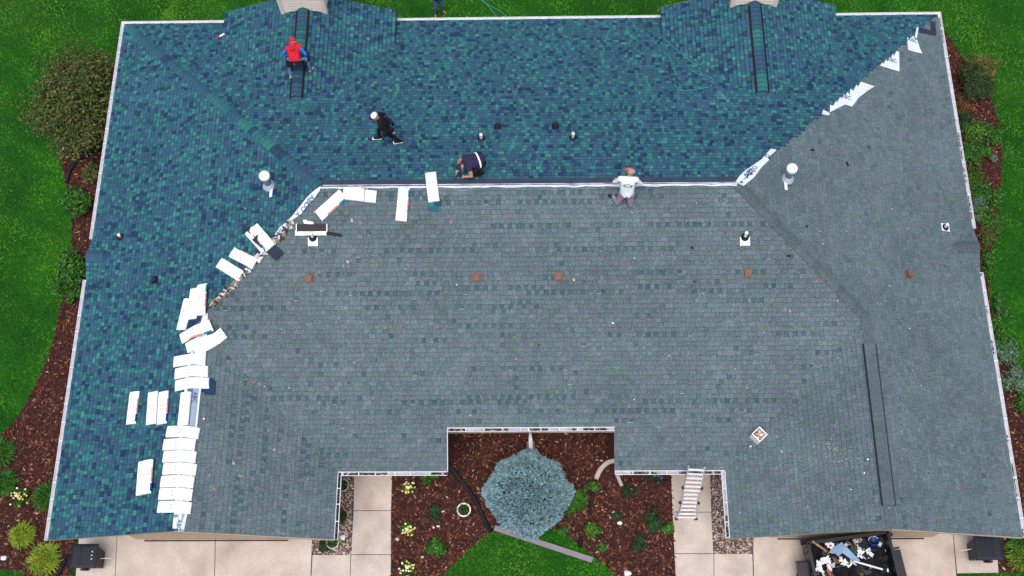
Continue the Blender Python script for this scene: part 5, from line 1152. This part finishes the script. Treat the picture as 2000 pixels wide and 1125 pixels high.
for k in range(7):
    ax = d * 1.0 + np.array([0, 0, .25]) + rand_unit(n) * .85; ax /= np.linalg.norm(ax, axis=1)[:, None]; sd_ = np.cross(ax, rand_unit(n)); sd_ /= np.linalg.norm(sd_, axis=1)[:, None] + 1e-9
    l = rng.uniform(.06, .12, (n, 1)); VV.append(np.stack([pos - sd_ * .017, pos + sd_ * .017, pos + ax * l], 1)); tt.append(SPC[rng.integers(0, 5, n)] * (rng.uniform(.6, 1.2, (n, 1))))
V = np.concatenate(VV).reshape(-1, 3); np_mesh('crown', V, 3, np.arange(len(V)), np.clip(np.concatenate(tt), 0, 1), M_LEAF, sp)
m = MB(); m.tube([(c[0], c[1], 0), (c[0], c[1], 1.2)], [.09, .03], 8)
for k in range(14): a = k * 2.4; m.tube([(c[0], c[1], .3 + .05 * k), (c[0] + 1.0 * math.cos(a), c[1] + 1.0 * math.sin(a), .45 + .07 * k)], [.03, .01], 5)
m.build('trunk', mat('bark', lin(70, 54, 44)), sp)
# pots
def pot(u, v, r_, label, col, plant=True):
    c = Vector(P(u, v, .25)); c.z = 0; o = empty('flower_pot', c); tag(o, label, 'flower pot', 'pots by the entrance beds')
    m = MB(); m.lathe(c, [(r_ * .7, .0), (r_ * .95, .26), (r_ * 1.08, .27), (r_ * 1.08, .31), (r_ * .88, .31), (r_ * .85, .24)], 22); m.build('pot_wall', mat('pot_' + col, {'white': lin(232, 232, 228), 'cream': lin(196, 186, 160)}[col], .6), o, True)
    m = MB(); m.lathe(c, [(r_ * .86, .2), (r_ * .86, .245)], 18); m.build('potting_soil', M_SOIL, o)
    n = 160; p_ = np.array(c) + np.concatenate([rng.normal(0, r_ * .4, (n, 2)), rng.uniform(.26, .45, (n, 1))], 1); a = rand_unit(n) * .045; b = np.cross(a, rand_unit(n)); quads(p_, a, b * .6, tints(n, GREEN + DGREEN), 'foliage', o)
pot(906, 996, .21, 'white round pot with a green plant in the centre bed', 'white'); pot(669, 948, .2, 'cream pot half hidden under the left wing gutter', 'cream'); pot(650, 1060, .19, 'cream pot at the left wing corner in the rocks', 'cream')
# pipes and edgings
def pipe(px, r_, m, name, label, cat, z=None, ribs=False):
    pts = smooth_poly([(u, v) for u, v in px], 8); path = [Vector(P(u, v, r_)) for u, v in pts]; mb = MB()
    if ribs:
        dense = []
        for i in range(len(path) - 1):
            for k in range(4): dense.append(path[i].lerp(path[i + 1], k / 4))
        path = dense; rad = [r_ * (1 if i % 2 else .86) for i in range(len(path))]
    else: rad = [r_] * len(path)
    for q in path: q.z = r_ * .9 + .01
    mb.tube(path, rad, 10); return tag(mb.build(name, m), label, cat)
M_CORR = mat('black_corrugated_pipe', lin(30, 30, 38), .55, .1, 6, 50, .1)
pipe([(215, 288), (190, 292), (160, 306), (138, 330), (130, 358)], .07, M_CORR, 'drain_pipe', 'black corrugated drain pipe curving out from the left wall', 'pipe', ribs=True)
pipe([(874, 905), (905, 945), (930, 980), (948, 1020), (960, 1040)], .075, M_CORR, 'drain_pipe', 'long black corrugated drain pipe running to the spruce', 'pipe', ribs=True)
pipe([(1158, 960), (1155, 985), (1150, 1006)], .05, M_CORR, 'drain_pipe', 'short black pipe right of the spruce', 'pipe', ribs=True)
pipe([(1134, 1048), (1134, 1070)], .07, M_CORR, 'drain_pipe', 'stub of black pipe at the lawn edge', 'pipe', ribs=True)
pipe([(108, 1135), (122, 1105), (134, 1085)], .07, M_CORR, 'drain_pipe', 'black drain pipe beside the left bin', 'pipe', ribs=True)
pipe([(1203, 899), (1186, 904), (1172, 918), (1164, 936)], .085, mat('beige_pipe', lin(206, 196, 186), .6, .08, 8, 50, .1), 'downspout_extension', 'curved beige downspout extension under the right front eave', 'pipe', ribs=True)
a, b = Vector(P(966, 1031, .05)), Vector(P(1157, 1094, .05)); a.z = b.z = .05
o = rect_pipe('loose_downspout', [a, b], .085, .04, mat('mauve_metal', lin(132, 124, 136), .5, .08, 3, 40, .06)); tag(o, 'grey downspout length lying at the edge of the centre lawn', 'downspout')
o = rect_pipe('splash_block', [P(1036, 862, .05), P(1038, 905, .04)], .13, .035, mat('splash_grey', lin(120, 112, 116), .9)); tag(o, 'grey splash block under the middle downspout', 'splash block')
o = rect_pipe('downspout_elbow', [P(1036, 856, .14), P(1037, 884, .11)], .06, .045, M_WHITE); tag(o, 'white downspout end lying on the splash block', 'downspout')
def rock(name, u, v, s, label, col, group, n=1):
    c = Vector(P(u, v, 0)); bm = bmesh.new(); bmesh.ops.create_icosphere(bm, subdivisions=2, radius=s); r = random.Random(int(u * v))
    for w in bm.verts: k = 1 + .18 * math.sin(w.co.x / s * 3 + u) * math.cos(w.co.y / s * 4) + r.uniform(-.05, .05); w.co = Vector((w.co.x * k * 1.1, w.co.y * k * .85, w.co.z * k * .6)) + c + Vector((0, 0, s * .3))
    me = bpy.data.meshes.new(name); bm.to_mesh(me); bm.free(); me.materials.append(mat('stone_%s' % col, {'white': lin(226, 224, 218), 'tan': lin(190, 176, 160)}[col], .9, .1, 10, 60, .1)); me.polygons.foreach_set('use_smooth', [True] * len(me.polygons))
    tag(put(bpy.data.objects.new(name, me)), label, 'stone', group)
for u, v, s, l, c in ((669, 1050, .11, 'large white stone in the left rock strip', 'white'), (848, 1030, .05, 'pale stone above the bushy plant, left of two', 'white'), (856, 1028, .05, 'pale stone above the bushy plant, right of two', 'white'), (776, 1053, .07, 'pale stone by the left footpath', 'tan'), (873, 972, .045, 'small white stone above the potted plant', 'white'),
                      (865, 999, .05, 'white stone left of the potted plant', 'white'), (1210, 1022, .08, 'white stone under the small dark plant', 'white'), (1199, 1002, .06, 'white stone above the small dark plant', 'white'), (825, 1088, .06, 'pale stone left of the bushy plant', 'tan'), (1226, 1120, .12, 'round white stone at the bottom of the centre bed', 'white'), (8, 1090, .1, 'white stone at the left picture edge', 'white'), (126, 290, .09, 'white stone at the bed corner under the ornamental tree', 'white'), (1925, 405, .06, 'white stone in the right bed', 'white')):
    rock('stone', u, v, s, l, c, 'loose stones in the beds')

# --- stuff: mulch chips, river rock, grass
def sample(poly, dens):
    q = np.array(poly); lo_, hi_ = q.min(0), q.max(0); n = int((hi_ - lo_).prod() * dens); X = rng.uniform(lo_[0], hi_[0], n); Y = rng.uniform(lo_[1], hi_[1], n); k = inpoly_np(X, Y, poly); return X[k], Y[k]
def inhouse(X, Y):
    return (np.abs(X) < W - .6) & (Y > YF + .5) & (Y < YR - .6) & ~((np.abs(X) < XR) & (Y < yq + .6))
MUL = [lin(82, 46, 38), lin(106, 60, 46), lin(60, 35, 31), lin(132, 86, 64), lin(44, 30, 28), lin(150, 112, 90), lin(84, 52, 46), lin(66, 40, 36), lin(186, 156, 132)]
MW = np.array([.2, .15, .19, .07, .17, .03, .1, .08, .01]); MW /= MW.sum()
for b, lab, dens in ((bed_left, 'red-brown wood mulch chips along the left side', 420), (bed_right, 'red-brown wood mulch chips along the right side', 420), (bed_center, 'dark red-brown wood mulch chips in the centre bed', 520)):
    X, Y = sample([(q[0], q[1]) for q in b], dens); k = ~inhouse(X, Y) & (np.abs(X) < 19) & (Y > -3.5); X, Y = X[k], Y[k]; n = len(X)
    p_ = np.stack([X, Y, rng.uniform(.012, .05, n)], 1); a = rng.uniform(0, 6.28, n); l = rng.uniform(.015, .055, n); A = np.stack([np.cos(a) * l, np.sin(a) * l, rng.uniform(-.3, .3, n) * l], 1); B_ = np.stack([-np.sin(a), np.cos(a), rng.uniform(-.5, .5, n)], 1) * (l * rng.uniform(.25, .5, n))[:, None]
    V = np.stack([p_ - A - B_, p_ + A - B_, p_ + A + B_, p_ - A + B_], 1).reshape(-1, 3); c = np.array(MUL)[rng.choice(len(MUL), n, p=MW)] * rng.uniform(.75, 1.25, (n, 1))
    tag(np_mesh('mulch_chips', V, 4, np.arange(4 * n), np.clip(c, 0, 1), M_TINT), lab, 'mulch', kind='stuff')
ICO = bmesh.new(); bmesh.ops.create_icosphere(ICO, subdivisions=1, radius=1); IV = np.array([v.co for v in ICO.verts]); IF = np.array([[v.index for v in f.verts] for f in ICO.faces]); ICO.free()
for g, lab in ((gr_left, 'pinkish river rocks filling the left strip by the footpath'), (gr_right, 'pinkish river rocks filling the right strip by the footpath')):
    X, Y = sample([(q[0], q[1]) for q in g], 620); n = len(X); s = rng.uniform(.022, .05, (n, 1, 1)); V = (IV[None] * s * rng.uniform(.6, 1.1, (n, 1, 3)) * np.array([1, 1, .7]) + np.stack([X, Y, rng.uniform(.02, .04, n)], 1)[:, None]).reshape(-1, 3)
    idx = (IF[None] + (np.arange(n) * len(IV))[:, None, None]).ravel(); c = np.array([lin(176, 152, 146), lin(150, 126, 120), lin(206, 190, 182), lin(118, 100, 98), lin(190, 170, 150), lin(96, 84, 84)])[rng.integers(0, 6, n)]
    tag(np_mesh('river_rocks', V, 3, idx, np.repeat(c, len(IF), 0), M_TINT), lab, 'rocks', kind='stuff')
# grass blades
regs = [(-22.5, -13.2, -4, 22), (13.2, 21.5, -4, 22), (-14, 14, 16.3, 22), (-3.6, 4.0, -4.2, -.2)]
XX, YY = [], []
for x0, x1, y0, y1 in regs:
    n = int((x1 - x0) * (y1 - y0) * 330); XX.append(rng.uniform(x0, x1, n)); YY.append(rng.uniform(y0, y1, n))
X, Y = np.concatenate(XX), np.concatenate(YY); keep = ~((np.abs(X) < W - .3) & (Y < YR - .3) & (Y > 2.4))
for b in [[(q[0], q[1]) for q in z] for z in beds] + [[(q[0], q[1]) for q in z] for z in paths]: keep &= ~inpoly_np(X, Y, b)
X, Y = X[keep], Y[keep]; n = len(X)
pt = .5 + .25 * np.sin(X * 1.1 + 1.3 * np.sin(Y * .7)) * np.cos(Y * .9 + .8 * np.sin(X * .6)) + .25 * np.sin(X * 2.9 + Y * 2.3 + 2 * np.sin(Y * 1.9)) ; pt = np.clip((pt - .5) * 1.3 + .45 + rng.normal(0, .25, n), 0, 1)[:, None]
GA, GB = np.array(lin(18, 80, 7)), np.array(lin(74, 142, 22)); col = GA + (GB - GA) * pt; yl = rng.random(n) < .015; col[yl] = np.array(lin(104, 144, 40)); dry = np.clip(np.sin(X * .53 + 2 * np.sin(Y * .31)) * np.sin(Y * .47 + 1.7 * np.sin(X * .37)) - .25, 0, 1)[:, None]; col = col * (1 - .5 * dry) + np.array(lin(104, 138, 36)) * .5 * dry; col *= rng.uniform(.75, 1.25, (n, 1))
a = rng.uniform(0, 6.28, n); lean = rng.uniform(.03, .10, n); h = rng.uniform(.03, .075, n); w = rng.uniform(.010, .020, n)
b0 = np.stack([X, Y, np.zeros(n)], 1); dirv = np.stack([np.cos(a), np.sin(a), np.zeros(n)], 1); sdv = np.stack([-np.sin(a), np.cos(a), np.zeros(n)], 1)
V = np.stack([b0 - sdv * w[:, None], b0 + sdv * w[:, None], b0 + dirv * lean[:, None] + np.array([0, 0, 1]) * h[:, None]], 1).reshape(-1, 3)
tag(np_mesh('grass_blades', V, 3, np.arange(3 * n), np.clip(col, 0, 1), M_LEAF), 'short mown grass on the lawn around the house', 'grass', kind='stuff')
